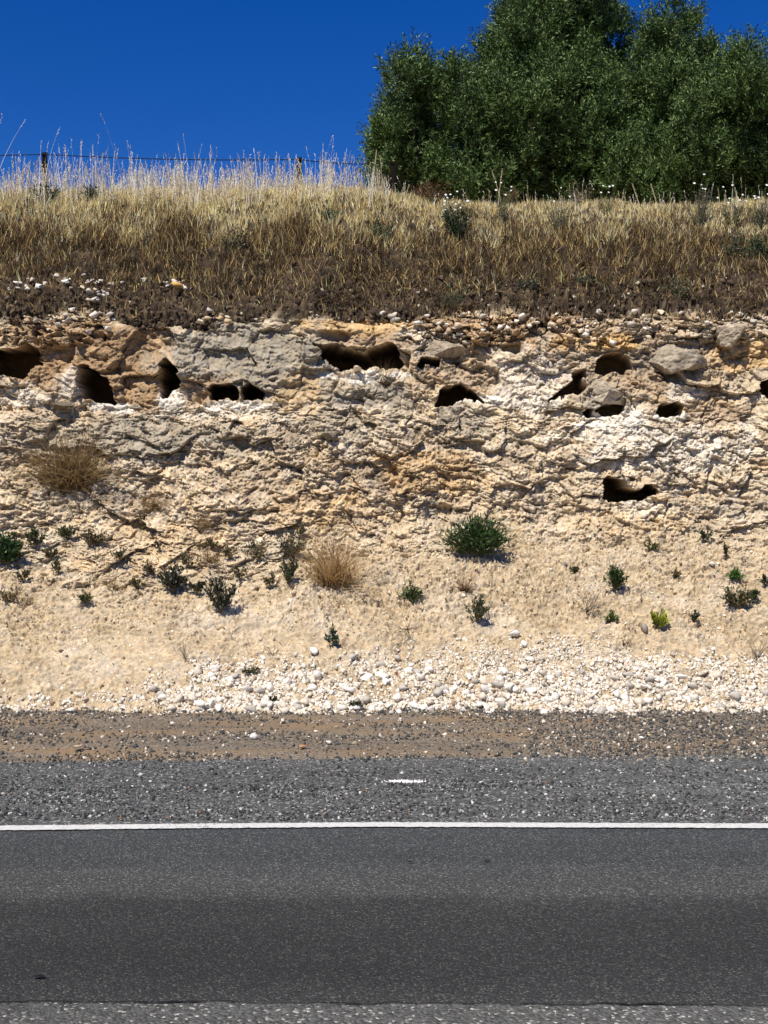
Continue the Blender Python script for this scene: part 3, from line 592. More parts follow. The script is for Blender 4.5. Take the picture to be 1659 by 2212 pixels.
# ------------------------------------------------------------------ foliage builders
def leaf_batch(P, D, L_, W_, fold=.15, side=None):
    n = len(P); D = nrm(D); ref = nrm(rng.normal(size=(n, 3))) if side is None else side
    Sd = nrm(np.cross(D, ref)); Nn = np.cross(Sd, D); L_ = np.broadcast_to(L_, (n,))[:, None]; W_ = np.broadcast_to(W_, (n,))[:, None]
    V = np.stack([P, P+D*L_*.45+Sd*W_*.5+Nn*W_*fold, P+D*L_-Nn*L_*.06, P+D*L_*.45-Sd*W_*.5+Nn*W_*fold], 1)
    return V.reshape(-1, 3), np.arange(4*n).reshape(n, 4)
def ribbons(P, D, L_, W_, bend, seg=3):
    n = len(P); D = nrm(D); side = nrm(np.cross(D, nrm(rng.normal(size=(n, 3))))); rows = []
    pos = P.copy(); d = D.copy()
    for k in range(seg+1):
        wv_ = (W_*(1-.85*k/seg))[:, None]*.5
        rows.append(np.stack([pos-side*wv_, pos+side*wv_], 1)); d = nrm(d+bend/seg); pos = pos+d*(L_/seg)[:, None]
    V = np.stack(rows, 1)                       # n, seg+1, 2, 3
    b = (np.arange(n)*(seg+1)*2)[:, None, None]; q = np.array([[2*k, 2*k+1, 2*k+3, 2*k+2] for k in range(seg)])[None]
    return V.reshape(-1, 3), (b+q).reshape(-1, 4)
def tube(pts, rad, k=6):
    pts = np.asarray(pts, float); n = len(pts); T = nrm(np.gradient(pts, axis=0)); ref = np.array([.13, .97, .2])
    A = nrm(np.cross(T, ref)); B = np.cross(T, A); t = np.arange(k)/k*2*np.pi; rad = np.broadcast_to(rad, (n,))
    V = pts[:, None]+rad[:, None, None]*(np.cos(t)[None, :, None]*A[:, None]+np.sin(t)[None, :, None]*B[:, None])
    F_ = [[i*k+j, i*k+(j+1) % k, (i+1)*k+(j+1) % k, (i+1)*k+j] for i in range(n-1) for j in range(k)]
    return V.reshape(-1, 3), np.array(F_)
def joinm(L_):
    off = 0; V = []; F_ = []
    for v, f in L_: V.append(v); F_.append(f+off); off += len(v)
    return np.concatenate(V), np.concatenate(F_)
def leafy(name, u, v, w_, h_, label, cat='plant', colr=(.06,.11,.03), n=260, ll=.05, lw=.014, up=.5, group=None, flowers=0, out=.6, dead=0.):
    w_ *= 1.28; h_ *= 1.22; n = int(n*1.9); p, nn = on(u, v+h_*.4); sc_ = p[1]/FU; w2 = w_*sc_/2; hh = h_*sc_
    t = thing(name, label, cat, p+nn*.005, group)
    ns = max(5, int(n/22)); stems = []; LP = []; LD = []; tips = []
    for i in range(ns):
        a = random.uniform(0, 6.28); r = math.sqrt(random.random()); end = np.array([math.cos(a)*r*w2, -abs(math.sin(a))*r*w2*out-.02, hh*(.95-.45*r*r)*random.uniform(.6, 1.05)])
        mid_ = end*.5+np.array([0, -.01, hh*.08*up]); pts = np.array([(1-q)**2*np.zeros(3)+2*q*(1-q)*mid_+q*q*end for q in np.linspace(0, 1, 5)])
        stems.append(tube(pts, np.linspace(.0035, .0012, 5), 4)); tips.append(end)
        m = int(n/ns); q = rng.uniform(.25, 1.0, m)[:, None]; LP.append(2*q*(1-q)*mid_+q*q*end+rng.normal(size=(m, 3))*w2*.07)
        LD.append(nrm(end[None]+1e-4)*.7+rng.normal(size=(m, 3))*.55+np.array([0, 0, .25]))
    V, F_ = joinm(stems); mk('stem', V, F_, M_stem, np.tile(np.array([.16,.13,.07]), (len(V), 1)), parent=t)
    P = np.concatenate(LP); D = np.concatenate(LD); m = len(P); V, F_ = leaf_batch(P, D, ll*rng.uniform(.6, 1.2, m), lw*rng.uniform(.7, 1.2, m))
    cc = np.array(colr)*(1+rng.normal(size=(m, 1))*.3)*np.array([1, 1, 1])+rng.random((m, 1))*np.array([.012, .008, 0])
    if dead: k = rng.random(m) < dead; cc[k] = np.array([.25,.17,.08])*rng.uniform(.6, 1.2, (k.sum(), 1))
    mk('foliage', V, F_, M_leaf, np.repeat(np.clip(cc, .008, 1), 4, 0), parent=t)
    for f in range(flowers):
        e = tips[f % len(tips)]*np.array([1, 1, 1])+np.array([random.uniform(-.03, .03), 0, random.uniform(.02, .10)]); flower(t, e, .013*random.uniform(.8, 1.3), tips[f % len(tips)])
    return t
def flower(parent, e, r, base):
    V, F_ = tube([base*.9, (base+e)/2, e], [.0016, .0014, .0012], 4); st = mk('flower_stalk', V, F_, M_stem, np.tile(np.array([.14,.16,.06]), (len(V), 1)), parent=parent)
    a = np.arange(10)/10*2*np.pi; P = np.tile(e, (10, 1)); D = np.stack([np.cos(a), -.35+.5*np.sin(a), .75*np.sin(a)+.15], -1)
    V, F_ = leaf_batch(P, D, r*1.3, r*.8, side=np.tile([0, -1., .6], (10, 1))); mk('flower_head', V, F_, M_flower, parent=st)
def tussock(name, u, v, w_, h_, label, n=700, colr=(.42,.29,.12), droop=.8, wid=.004, seed=0, upb=1.0):
    p, nn = on(u, v); sc_ = p[1]/FU; R_ = w_*sc_/2; hh = h_*sc_; t = thing(name, label, 'grass tuft', p)
    a = rng.uniform(0, 2*np.pi, n); r = rng.random(n)**.7
    D = np.stack([np.cos(a)*r, -np.abs(np.sin(a))*r*.8-.1, upb*(1.15-.5*r)], -1); P = rng.normal(size=(n, 3))*np.array([.42, .08, .22])*R_*.6; D += rng.normal(size=(n, 3))*.28
    L_ = hh*rng.uniform(.4, 1.15, n); V, F_ = ribbons(P, D, L_, wid*rng.uniform(.6, 1.3, n), np.stack([np.cos(a)*.2*droop, -.1*np.ones(n), -droop*rng.uniform(.3, 1.4, n)], -1), 5)
    cc = np.array(colr)*(1+rng.normal(size=(n, 1))*.35); cc[rng.random(n) < .35] *= .35
    mk('dry_blades', V, F_, M_grass, np.repeat(np.clip(cc, .02, .9), 12, 0), parent=t)
    m = n//8; a = rng.uniform(0, 2*np.pi, m); D = np.stack([np.cos(a)*.55, -.3+0*a, 1+0*a], -1)
    V, F_ = ribbons(P[:m], D, hh*rng.uniform(.7, 1.3, m), np.full(m, .0025), np.stack([np.cos(a)*.2, 0*a, -.15+0*a], -1), 4)
    mk('seed_stalks', V, F_, M_grass, np.repeat(np.array(colr)*1.15*(1+rng.normal(size=(m, 1))*.2), 10, 0), parent=t)
    return t
def twigs(name, u, v, w_, h_, label, colr=(.13,.10,.08), n=14, rad=.0022):
    p, nn = on(u, v); sc_ = p[1]/FU; w2 = w_*sc_/2; hh = h_*sc_; t = thing(name, label, 'dead shrub', p); L_ = []; L2 = []
    for i in range(n):
        a = random.uniform(0, 6.28); e = np.array([math.cos(a)*w2*random.uniform(.4, 1), -abs(math.sin(a))*w2*.6-.01, hh*random.uniform(.3, 1)])
        pts = np.array([e*q+np.array([0, 0, .25*hh*q*(1-q)])+rng.normal(size=3)*w2*.06*q for q in np.linspace(0, 1, 6)]); L_.append(tube(pts, np.linspace(rad, rad*.5, 6), 4))
        for j in range(4):
            s = pts[random.randint(2, 5)]; d = nrm(e+rng.normal(size=3)*.6*np.linalg.norm(e)); L2.append(tube([s, s+d*w2*.3, s+d*w2*.5+np.array([0, 0, .01])], [rad*.6, rad*.5, rad*.4], 3))
    V, F_ = joinm(L_); mk('branches', V, F_, M_stem, np.tile(np.array(colr), (len(V), 1)), parent=t)
    V, F_ = joinm(L2); mk('twigs', V, F_, M_stem, np.tile(np.array(colr)*1.2, (len(V), 1)), parent=t)
    return t
G1, G2, G3, G4 = (.035,.075,.018), (.045,.062,.03), (.075,.13,.03), (.03,.042,.022)
leafy('green_bush', 1030, 1165, 130, 72, 'wide deep green bush, the largest plant on the sandy slope', 'bush', G1, 1300, .07, .014, out=.5)
leafy('weed', 1330, 1252, 44, 52, 'round leafy green weed directly below the lowest cave, halfway down the slope', colr=G1, n=300, ll=.05)
leafy('weed', 888, 1285, 44, 36, 'green weed with pale leaves on bare slope between the golden tuft and wide bush', colr=(.06,.10,.03), n=170, ll=.045)
leafy('weed', 1028, 1320, 48, 52, 'dark branching weed below the small brown tuft, right of centre', colr=G2, n=230, ll=.04, dead=.15)
leafy('weed', 1418, 1340, 36, 44, 'yellow-green lit plant with upright leaves on the sand at right', colr=(.28,.32,.03), n=110, ll=.05, lw=.02)
leafy('weed', 1497, 1335, 20, 34, 'thin dark upright weed just right of the yellow-green plant', colr=G4, n=45, ll=.04, lw=.015)
leafy('weed', 1318, 1335, 30, 22, 'small green clump beside the grey dead twigs on the sand', colr=(.07,.11,.02), n=90, ll=.035)
leafy('weed', 1590, 1292, 58, 46, 'bushy olive-brown weed near right edge with a smaller weed at its side', colr=(.055,.065,.025), n=320, ll=.04, dead=.2)
leafy('weed', 1626, 1288, 26, 30, 'smaller olive weed just right of the bushy olive-brown weed', colr=(.055,.075,.03), n=100, ll=.035)
leafy('weed', 1585, 1245, 34, 18, 'bright green low rosette above the bushy olive-brown weed', colr=(.06,.15,.03), n=110, ll=.05, lw=.016)
leafy('weed', 1652, 1253, 22, 24, 'grey-green weed cut off by the right edge of photo', colr=(.05,.065,.045), n=80, ll=.04)
leafy('weed', 1522, 1158, 22, 32, 'small green weed under thin dry stalks on the upper slope at right', colr=G2, n=90, ll=.035)
leafy('weed', 1402, 1180, 28, 20, 'tiny green sprig between the lowest cave and right edge', colr=(.07,.09,.03), n=50, ll=.04)
leafy('weed', 1569, 1195, 14, 36, 'blackish narrow weed high on the slope near the right edge', colr=G4, n=50, ll=.03)
leafy('weed', 717, 1378, 34, 34, 'blue-green little weed above the scree, near the middle', colr=(.05,.09,.055), n=50, ll=.05, lw=.022)
leafy('weed', 372, 1258, 62, 52, 'dark grey-green broad-leaved weed left of the tall black bushy weed', colr=(.035,.042,.03), n=150, ll=.06, lw=.03)
leafy('weed', 424, 1272, 34, 28, 'low dark weed squeezed between the broad-leaved weed and tall black one', colr=G4, n=70, ll=.045, lw=.02)
leafy('weed', 478, 1282, 56, 92, 'tall nearly black bushy weed at centre-left of the slope', colr=(.022,.03,.022), n=330, ll=.045, lw=.016)
leafy('weed', 630, 1180, 62, 52, 'dark rounded weed beside the golden dry tuft, upper of the pair', colr=(.028,.036,.022), n=300, ll=.035, lw=.012)
leafy('weed', 622, 1232, 38, 60, 'dark green upright weed beside the golden dry tuft, lower of the pair', colr=(.03,.05,.02), n=190, ll=.045)
leafy('green_bush', 12, 1192, 62, 68, 'bright deep green bush cut off by the left edge of photo', 'bush', (.03,.07,.02), 500, .06, .022)
leafy('weed', 82, 1158, 46, 38, 'low green weed, first to the right of the bush at the left edge', colr=(.045,.06,.025), n=180, ll=.04)
leafy('weed', 145, 1150, 44, 30, 'olive weed beneath the large dry tussock, second of three in a row', colr=(.055,.07,.025), n=150, ll=.04)
leafy('weed', 203, 1162, 56, 36, 'dark sprawling weed, third and rightmost of the row under the tussock', colr=(.045,.05,.028), n=190, ll=.04, dead=.2)
leafy('weed', 128, 1230, 44, 28, 'scrappy brown-green weed on the left slope below the row of three', colr=G2, n=80, ll=.035, dead=.4)
leafy('weed', 190, 1290, 46, 22, 'low green clump with dry blades on the left sand', colr=(.05,.085,.03), n=90, ll=.045, dead=.3)
leafy('weed', 305, 1130, 30, 26, 'grey weed on the rubbly slope right of the large tussock', colr=(.07,.075,.05), n=70, ll=.035, dead=.3)
leafy('weed', 560, 1190, 60, 50, 'scraggly half-dead weed between the black weed and the dark rounded weed', colr=G2, n=160, ll=.035, dead=.5)
leafy('weed', 498, 1190, 36, 30, 'small olive weed with brown stems above the tall black weed', colr=(.06,.075,.02), n=90, ll=.035, dead=.4)
leafy('weed', 25, 1290, 60, 26, 'low brownish weed on the sand at the left edge', colr=G2, n=90, ll=.04, dead=.6)
leafy('weed', 345, 1180, 26, 24, 'tiny dark weed amid yellowish rubble, left part', colr=G4, n=45, ll=.03)
leafy('weed', 760, 1521, 28, 12, 'dark weed at the foot of the scree, touching the verge', colr=G4, n=60, ll=.035)
leafy('weed', 590, 1512, 24, 14, 'dark weed in the white scree left of centre', colr=G4, n=50, ll=.03)
leafy('weed', 535, 1448, 50, 14, 'low dark green growth in the upper scree, left of centre', colr=G2, n=80, ll=.03)
for (u, v, w_, h_, cc_, lab) in [(262, 1200, 34, 26, G2, 'between the sprawling weed and the grey weed'), (330, 1232, 40, 26, G4, 'just above-left of the broad-leaved weed'), (408, 1212, 44, 30, G2, 'above the gap beside the broad-leaved weed'), (520, 1240, 40, 30, G4, 'touching the tall black weed on its right'), (590, 1255, 34, 26, G4, 'at lower left of the dark upright weed'), (455, 1175, 34, 24, G2, 'over the thin brown dry tuft'), (110, 1195, 30, 24, G2, 'in the gap below the first two weeds of the row'), (55, 1245, 34, 22, G4, 'below the bush at the left edge'), (655, 1150, 30, 22, G2, 'just above the golden dry tuft'), (300, 1262, 30, 20, G2, 'right of the faded dry tuft'), (1240, 1235, 20, 14, G2, 'alone between wide bush and round weed'), (1460, 1240, 22, 16, G2, 'alone above the yellow-green plant')]:
    leafy('weed', u, v, w_, h_, 'scrubby half-dry dark weed '+lab, colr=cc_, n=90, ll=.035, lw=.014, dead=.35)
tussock('dry_tussock', 150, 1040, 210, 150, 'largest dry grass tussock, hanging on the rock face at left', 800, (.36,.25,.12), .65, wid=.0062)
tussock('dry_tussock', 722, 1262, 150, 150, 'golden brown dry grass tuft on the slope left of the centre', 420, (.60,.41,.19), .5, wid=.0055, upb=1.3)
tussock('dry_tussock', 1003, 1275, 44, 48, 'small brown dry tuft above the dark branching weed', 160, (.34,.21,.10), .5, wid=.004)
tussock('dry_tussock', 455, 1215, 90, 60, 'thin brown dry tuft behind the tall black weed', 130, (.30,.19,.09), .8, wid=.004)
tussock('dry_tussock', 245, 1275, 50, 40, 'faded dry tuft on the left sandy slope', 110, (.33,.23,.11), .9, wid=.004)
tussock('dry_tussock', 332, 1100, 70, 60, 'pale brown dry tuft on the rubble right of the largest tussock', 220, (.34,.23,.11), .8, wid=.003)
tussock('dry_tussock', 440, 1135, 80, 36, 'faint tan dry tuft near the ledge at centre-left', 160, (.40,.28,.13), .8, wid=.003)
tussock('dry_tussock', 832, 832, 40, 60, 'brown dry weed growing on the sill of the widest cave', 130, (.20,.15,.09), .35, wid=.004)
tussock('dry_tussock', 60, 1305, 60, 30, 'flattened brown dry tuft at the left end of sandy slope', 80, (.28,.19,.1), .9, wid=.004)
twigs('dead_shrub', 1265, 1325, 96, 44, 'grey dead twiggy shrub lying on the sand left of the small green clump', n=16)
twigs('dead_shrub', 400, 1422, 50, 40, 'pale dead twigs at the top of scree, centre-left', (.36,.32,.26), 12)
twigs('dead_shrub', 1345, 1395, 34, 52, 'two curved bare stems rising from the scree at right', (.12,.07,.05), 3, .003)
twigs('dead_shrub', 1635, 1425, 60, 50, 'dark twiggy shrub at the top of the scree by the right edge', (.12,.10,.08), 12)
twigs('dead_shrub', 712, 1335, 40, 66, 'forked bare stem above the blue-green weed', (.13,.10,.08), 3, .0022)
twigs('dead_shrub', 203, 1270, 40, 100, 'tall leaning dark stem on the left slope', (.12,.09,.06), 2, .0024)
twigs('dead_shrub', 1062, 1275, 22, 62, 'bare brown stem right of the small brown tuft', (.15,.09,.06), 3, .002)
twigs('dead_shrub', 880, 1362, 110, 12, 'dark fallen branch lying across the lower slope at centre', (.09,.065,.045), 6, .003)
twigs('dead_shrub', 590, 1418, 40, 22, 'short dry twigs at the upper edge of scree, left of centre', (.2,.15,.1), 7)

cand = np.argwhere((soil[:rmax] > .5) & (np.abs(X[:rmax]) < 4.6) & (PV[:rmax] > 600)); cand = cand[rng.choice(len(cand), 5200)]
p_ = PT[cand[:, 0], cand[:, 1]]; n = len(p_)
tag(scatter('soil_clods', B1, IF1, p_, rng.gamma(2.2, .0085, n)+.005, palette(n, [(.07,.048,.03), (.12,.085,.055), (.035,.025,.018), (.45,.38,.28)], [.5,.25,.22,.03]), M_stone, flat=None), 'dark crumbly soil clods along the foot of the grassy bank', 'soil', kind='stuff')
# straw, snapped stems and grit-sized litter caught on the slope
cand = np.argwhere((PV[:rmax] > 930) & (PV[:rmax] < 1480) & (np.abs(X[:rmax]) < 4.6)); cand = cand[rng.choice(len(cand), 6000)]
p_ = PT[cand[:, 0], cand[:, 1]]; q_ = NT[cand[:, 0], cand[:, 1]]; lf = np.where((p_[:, 0] < -.6) & (p_[:, 2] > .9), 1, .35)*(.3+.7*(fbm(p_[:, 0]*2.5, p_[:, 2]*2.5, 3, 401) > 0)); k = rng.random(len(p_)) < lf
p_ = p_[k]; q_ = q_[k]; n = len(p_)
V, F_ = ribbons(p_+q_*.004, q_*.6+rng.normal(size=(n, 3))*.7+np.array([0, 0, .3]), rng.gamma(3, .022, n), np.full(n, .0045), rng.normal(size=(n, 3))*.7, 3)
cc = np.array([(.10,.07,.04), (.34,.24,.12), (.05,.055,.03)])[rng.choice(3, n, p=[.45,.35,.2])]
tag(mk('slope_litter', V, F_, M_grass, np.repeat(cc, 8, 0)), 'short dry stems and straw litter scattered on the slope', 'litter', kind='stuff')

# ------------------------------------------------------------------ dry grass on bank and plateau
def bank_points(n, y0, y1, dens):
    rr = np.nonzero((py > y0) & (py < y1))[0]; wts = np.gradient(ss)[rr]; wts /= wts.sum()
    r = rng.choice(rr, n, p=wts); c = rng.integers(c0-40, c1_+40, n); 
    k = rng.random(n) < dens(PV[r, c], X[r, c], PT[r, c, 1]); r = r[k]; c = c[k]
    P = PT[r, c].copy(); P[:, 0] += rng.uniform(-.004, .004, len(P)); return P, PV[r, c], PU[r, c], col[r, c]
LV = []; LC = []; LF = []; off = 0
def add_grass(V, F_, cc):
    global off
    LV.append(V); LF.append(F_+off); LC.append(cc); off += len(V)
gcols = np.array([(.90,.68,.29), (.62,.43,.17), (.94,.82,.50), (.18,.112,.048), (.045,.030,.016)])
def blades(n, y0, y1, dens, hfun, colp, wid, lean=.22, seg=3):
    P, pv, pu, _ = bank_points(n, y0, y1, dens); n = len(P); wid = wid*1.35
    patch = fbm(P[:, 0]*1.5, P[:, 1]*1.5, 3, 301)
    L_ = hfun(pv, pu)*rng.uniform(.45, 1.15, n)*(1+.35*patch)
    D = rng.normal(size=(n, 3))*lean; D[:, 2] = 1
    bend = rng.normal(size=(n, 3))*np.array([.45, .45, .15]); V, F_ = ribbons(P, D, L_, wid*rng.uniform(.6, 1.4, n), bend, seg)
    pr = colp(pv, P, patch); ch = (rng.random((n, 1)) > np.cumsum(pr, 1)).sum(1).clip(0, 4); cc = gcols[ch]*(1+rng.normal(size=(n, 1))*.22)
    add_grass(V, F_, np.repeat(np.clip(cc, .01, .9), (seg+1)*2, 0)); return P
def pr_of(gold):  # gold 0..1
    g = gold[:, None]; a = np.array([.34,.16,.38,.08,.04])[None]; b = np.array([.07,.15,.02,.34,.42])[None]; return a*g+b*(1-g)
golden = lambda pv, P, patch: pr_of(np.clip(1-sstep(450, 535, pv+60*patch), 0, 1))
blades(66000, 11.72, 13.2, lambda v, x, y: np.clip(.30+.8*sstep(12.0, 12.7, y), 0, 1)*(.18+.82*(fbm(x*2.6, y*3, 3, 311) > -.1)), lambda v, u: np.interp(v, [430, 520, 600, 680], [.24, .18, .13, .08]), golden, .0062, .3)
blades(64000, 13.0, 14.6, lambda v, x, y: 1-.55*(fbm(x*3, y*3, 3, 313) < -.25), lambda v, u: np.interp(v, [380, 430, 520], [.10, .12, .17])*np.where(u > 820, .72, 1), golden, .0062, .15)
blades(26000, 14.4, 18.0, lambda v, x, y: 1-.9*sstep(14.8, 18, y), lambda v, u: np.where(u > 820, .08, .11), golden, .0062, .12)
# lying thatch at the bottom of the bank
P, pv, pu, _ = bank_points(5500, 11.95, 13.0, lambda v, x, y: 1.0+0*x); n = len(P)
D = rng.normal(size=(n, 3)); D[:, 2] = np.abs(D[:, 2])*.4; V, F_ = ribbons(P+np.array([0, 0, .01]), D, rng.uniform(.05, .16, n), np.full(n, .008), rng.normal(size=(n, 3))*.6, 3)
add_grass(V, F_, np.repeat(gcols[rng.choice([1, 3, 4, 4, 4, 4], n)]*rng.uniform(.3, .85, (n, 1)), 8, 0))
# tall seeding stalks against the sky
P0, pv, pu, _ = bank_points(2300, 13.75, 14.9, lambda v, x, y: (.22+.30*(1-sstep(-.6, .3, x)))*(.6+.4*(fbm(x*2.6, y*.8, 3, 321) > -.1)))
ch_ = (1-.4*sstep(-.5, .5, P0[:, 0]))*rng.gamma(6, .052, len(P0))*np.where(rng.random(len(P0)) < .05, 1.6, 1); m_ = np.where(P0[:, 0] < -.3+.3*rng.normal(size=len(P0)), rng.integers(1, 10, len(P0)), 1); ci = np.repeat(np.arange(len(P0)), m_)
P = P0[ci]+rng.normal(size=(len(ci), 3))*np.array([.028, .03, 0]); n = len(P)
L_ = ch_[ci]*rng.uniform(.55, 1.12, n); D = rng.normal(size=(n, 3))*.07; D[:, 2] = 1
V, F_ = ribbons(P, D, L_, rng.uniform(.004, .011, n), rng.normal(size=(n, 3))*np.array([.16, .16, .03]), 4)
pale = np.array([(.92,.87,.72), (.74,.62,.40), (.62,.50,.30)]); pc = pale[rng.choice(3, n, p=[.5,.3,.2])]
add_grass(V, F_, np.repeat(pc, 10, 0))
tip = V.reshape(n, 5, 2, 3)[:, 4].mean(1); t3 = V.reshape(n, 5, 2, 3)[:, 3].mean(1); dr = nrm(tip-t3)
for kk in range(6):
    hp = tip-dr*(kk*.022+.0*L_[:, None]); V, F_ = leaf_batch(hp, dr+rng.normal(size=(n, 3))*.30, .032, .0085)
    add_grass(V, F_, np.repeat(pc*.97, 4, 0))
# dark tangled scrub low on the bank
P0, pv, pu, _ = bank_points(230, 11.9, 13.0, lambda v, x, y: .3+.7*(fbm(x*1.8, y*2, 3, 341) > 0)); ci = np.repeat(np.arange(len(P0)), 50); n = len(ci)
sp_ = rng.uniform(.04, .12, len(P0))[ci]; P = P0[ci]+rng.normal(size=(n, 3))*np.array([1, .6, .1])*sp_[:, None]*.6; D = rng.normal(size=(n, 3))*.75; D[:, 2] = np.abs(D[:, 2])+.35
V, F_ = ribbons(P, D, sp_*rng.uniform(.6, 2.0, n), np.full(n, .0085), rng.normal(size=(n, 3))*1.0, 4)
tc_ = np.array([(.048,.030,.017), (.11,.066,.032), (.035,.034,.016), (.26,.18,.10)])[rng.choice(4, n, p=[.5,.28,.17,.05])]; add_grass(V, F_, np.repeat(tc_, 10, 0))
go = mk('dry_grass', np.concatenate(LV), np.concatenate(LF), M_grass, np.concatenate(LC))
tag(go, 'tall golden dry grass covering the bank above the rock face', 'grass', kind='stuff')

# ------------------------------------------------------------------ shrubs and flowering weeds in the grass
def onb(u, Yb):
    x = (u-CU)/FU*Yb; c = np.argmin(np.abs(xs-x)); r = np.argmin(np.abs(Y2[:, c]-Yb)); return PT[r, c].copy()
def shrub_at(name, u, vtop, Yb, w_, label, colr, n=500, ll=.045, lw=.012, flowers=0, dead=0., cat='shrub', bottom=None):
    p = onb(u, Yb); sc_ = Yb/FU; hh = max(.12, (CAMZ-(vtop-CV)*sc_)-p[2]); w2 = w_*sc_/2
    t = thing(name, label, cat, p); ns = max(6, n//30); stems = []; LP = []; LD = []; tips = []
    for i in range(ns):
        a = random.uniform(0, 6.28); r = math.sqrt(random.random()); end = np.array([math.cos(a)*r*w2, math.sin(a)*r*w2*.7, hh*random.uniform(.65, 1)*(1-.25*r)])
        m1 = end*np.array([.6, .6, .5]); pts = np.array([2*q*(1-q)*m1+q*q*end for q in np.linspace(0, 1, 6)]); stems.append(tube(pts, np.linspace(.005, .0015, 6), 4)); tips.append(end)
        m = n//ns; q = rng.uniform(.3, 1, m)[:, None]; LP.append(2*q*(1-q)*m1+q*q*end+rng.normal(size=(m, 3))*w2*.1); LD.append(nrm(end[None])*.6+rng.normal(size=(m, 3))*.6)
    V, F_ = joinm(stems); mk('stem', V, F_, M_stem, np.tile(np.array([.12,.12,.06]), (len(V), 1)), parent=t)
    P = np.concatenate(LP); m = len(P); V, F_ = leaf_batch(P, np.concatenate(LD), ll*rng.uniform(.6, 1.2, m), lw*rng.uniform(.7, 1.2, m))
    cc = np.array(colr)*(1+rng.normal(size=(m, 1))*.3)
    if dead: k = rng.random(m) < dead; cc[k] = np.array([.22,.16,.11])*rng.uniform(.6, 1.3, (k.sum(), 1))
    mk('foliage', V, F_, M_leaf, np.repeat(np.clip(cc, .008, 1), 4, 0), parent=t)
    for f in range(flowers):
        b = tips[f % len(tips)]; flower(t, b+np.array([random.uniform(-.06, .06), -.03, random.uniform(.05, .2)]), .0115*random.uniform(.8, 1.3), b)
    return t
shrub_at('shrub', 97, 388, 13.85, 74, 'dark green shrub at the foot of the left fence post', (.04,.055,.022), 800)
shrub_at('shrub', 200, 396, 13.95, 70, 'low green shrub in the crest grass, just right of the left fence post', (.045,.06,.025), 500)
shrub_at('shrub', 708, 440, 13.3, 52, 'small green shrub in golden grass, right of the second fence post', (.05,.075,.025), 380)
shrub_at('shrub', 826, 462, 13.1, 50, 'small green shrub in golden grass, left of the tall white-flowered weed', (.05,.075,.025), 380)
shrub_at('shrub', 508, 485, 12.9, 56, 'dull green shrub in the brown grass below the second fence post', (.05,.055,.025), 380, dead=.3)
shrub_at('shrub', 975, 610, 12.1, 56, 'feathery green plant near the brow of the rock face, right of centre', (.055,.085,.03), 260, .05, .006)
shrub_at('shrub', 1130, 598, 12.2, 60, 'dark green low plant in brown grass above the loose brow stones', (.04,.05,.025), 260, dead=.3)
shrub_at('shrub', 1470, 600, 12.2, 90, 'low green plant among brown thatch above the broad grey boulder', (.04,.06,.02), 300, dead=.3)
shrub_at('shrub', 1270, 590, 12.3, 60, 'green tuft in the brown bank above the triangular cave', (.04,.06,.02), 220, dead=.3)
shrub_at('flowering_weed', 985, 425, 13.25, 70, 'tall dark green weed with many small white flowers in front of the olive tree', (.035,.055,.022), 900, .06, .014, 13, cat='wildflower')
shrub_at('flowering_weed', 1085, 400, 13.6, 40, 'slim green weed with white flowers, right of the bigger flowering weed', (.06,.075,.035), 240, .05, .008, 6, cat='wildflower')
shrub_at('flowering_weed', 1205, 425, 13.5, 80, 'grey-green feathery weed with sparse white flowers before the tree gap', (.07,.085,.045), 500, .05, .006, 3, dead=.25, cat='wildflower')
shrub_at('flowering_weed', 1310, 420, 13.8, 50, 'thin weed holding a few white flowers left of the purple-grey thistle', (.06,.07,.03), 150, .04, .006, 5, cat='wildflower')
shrub_at('thistle', 1515, 395, 13.7, 86, 'purple-grey twiggy thistle bush standing at the crest near the right', (.11,.10,.085), 800, .04, .006, 5, dead=.35)
shrub_at('flowering_weed', 1585, 420, 13.6, 60, 'weed with a cluster of white flowers between the thistle and right edge', (.05,.07,.03), 300, .05, .008, 8, cat='wildflower')
shrub_at('flowering_weed', 1645, 425, 13.5, 60, 'white-flowered grey weed cut by the right edge of photo', (.06,.075,.045), 400, .05, .008, 7, cat='wildflower')
shrub_at('shrub', 1640, 500, 12.9, 90, 'dark green shrub on the bank at the right edge', (.03,.055,.02), 700)
shrub_at('shrub', 1585, 490, 13.0, 60, 'green and rust-coloured shrub left of the dark one at the right edge', (.05,.07,.025), 350, dead=.3)
shrub_at('dried_weed', 930, 385, 14.4, 90, 'rust-brown dried weed in front of the olive tree, left end', (.17,.08,.03), 700, .06, .006)
shrub_at('dried_weed', 1110, 395, 14.4, 60, 'brown dried weed before the tree, behind the flowering weeds', (.2,.12,.05), 300, .06, .006)
shrub_at('dried_weed', 1250, 390, 14.3, 60, 'pinkish brown dried weed under the dark gap of the tree', (.24,.17,.11), 260, .06, .006)
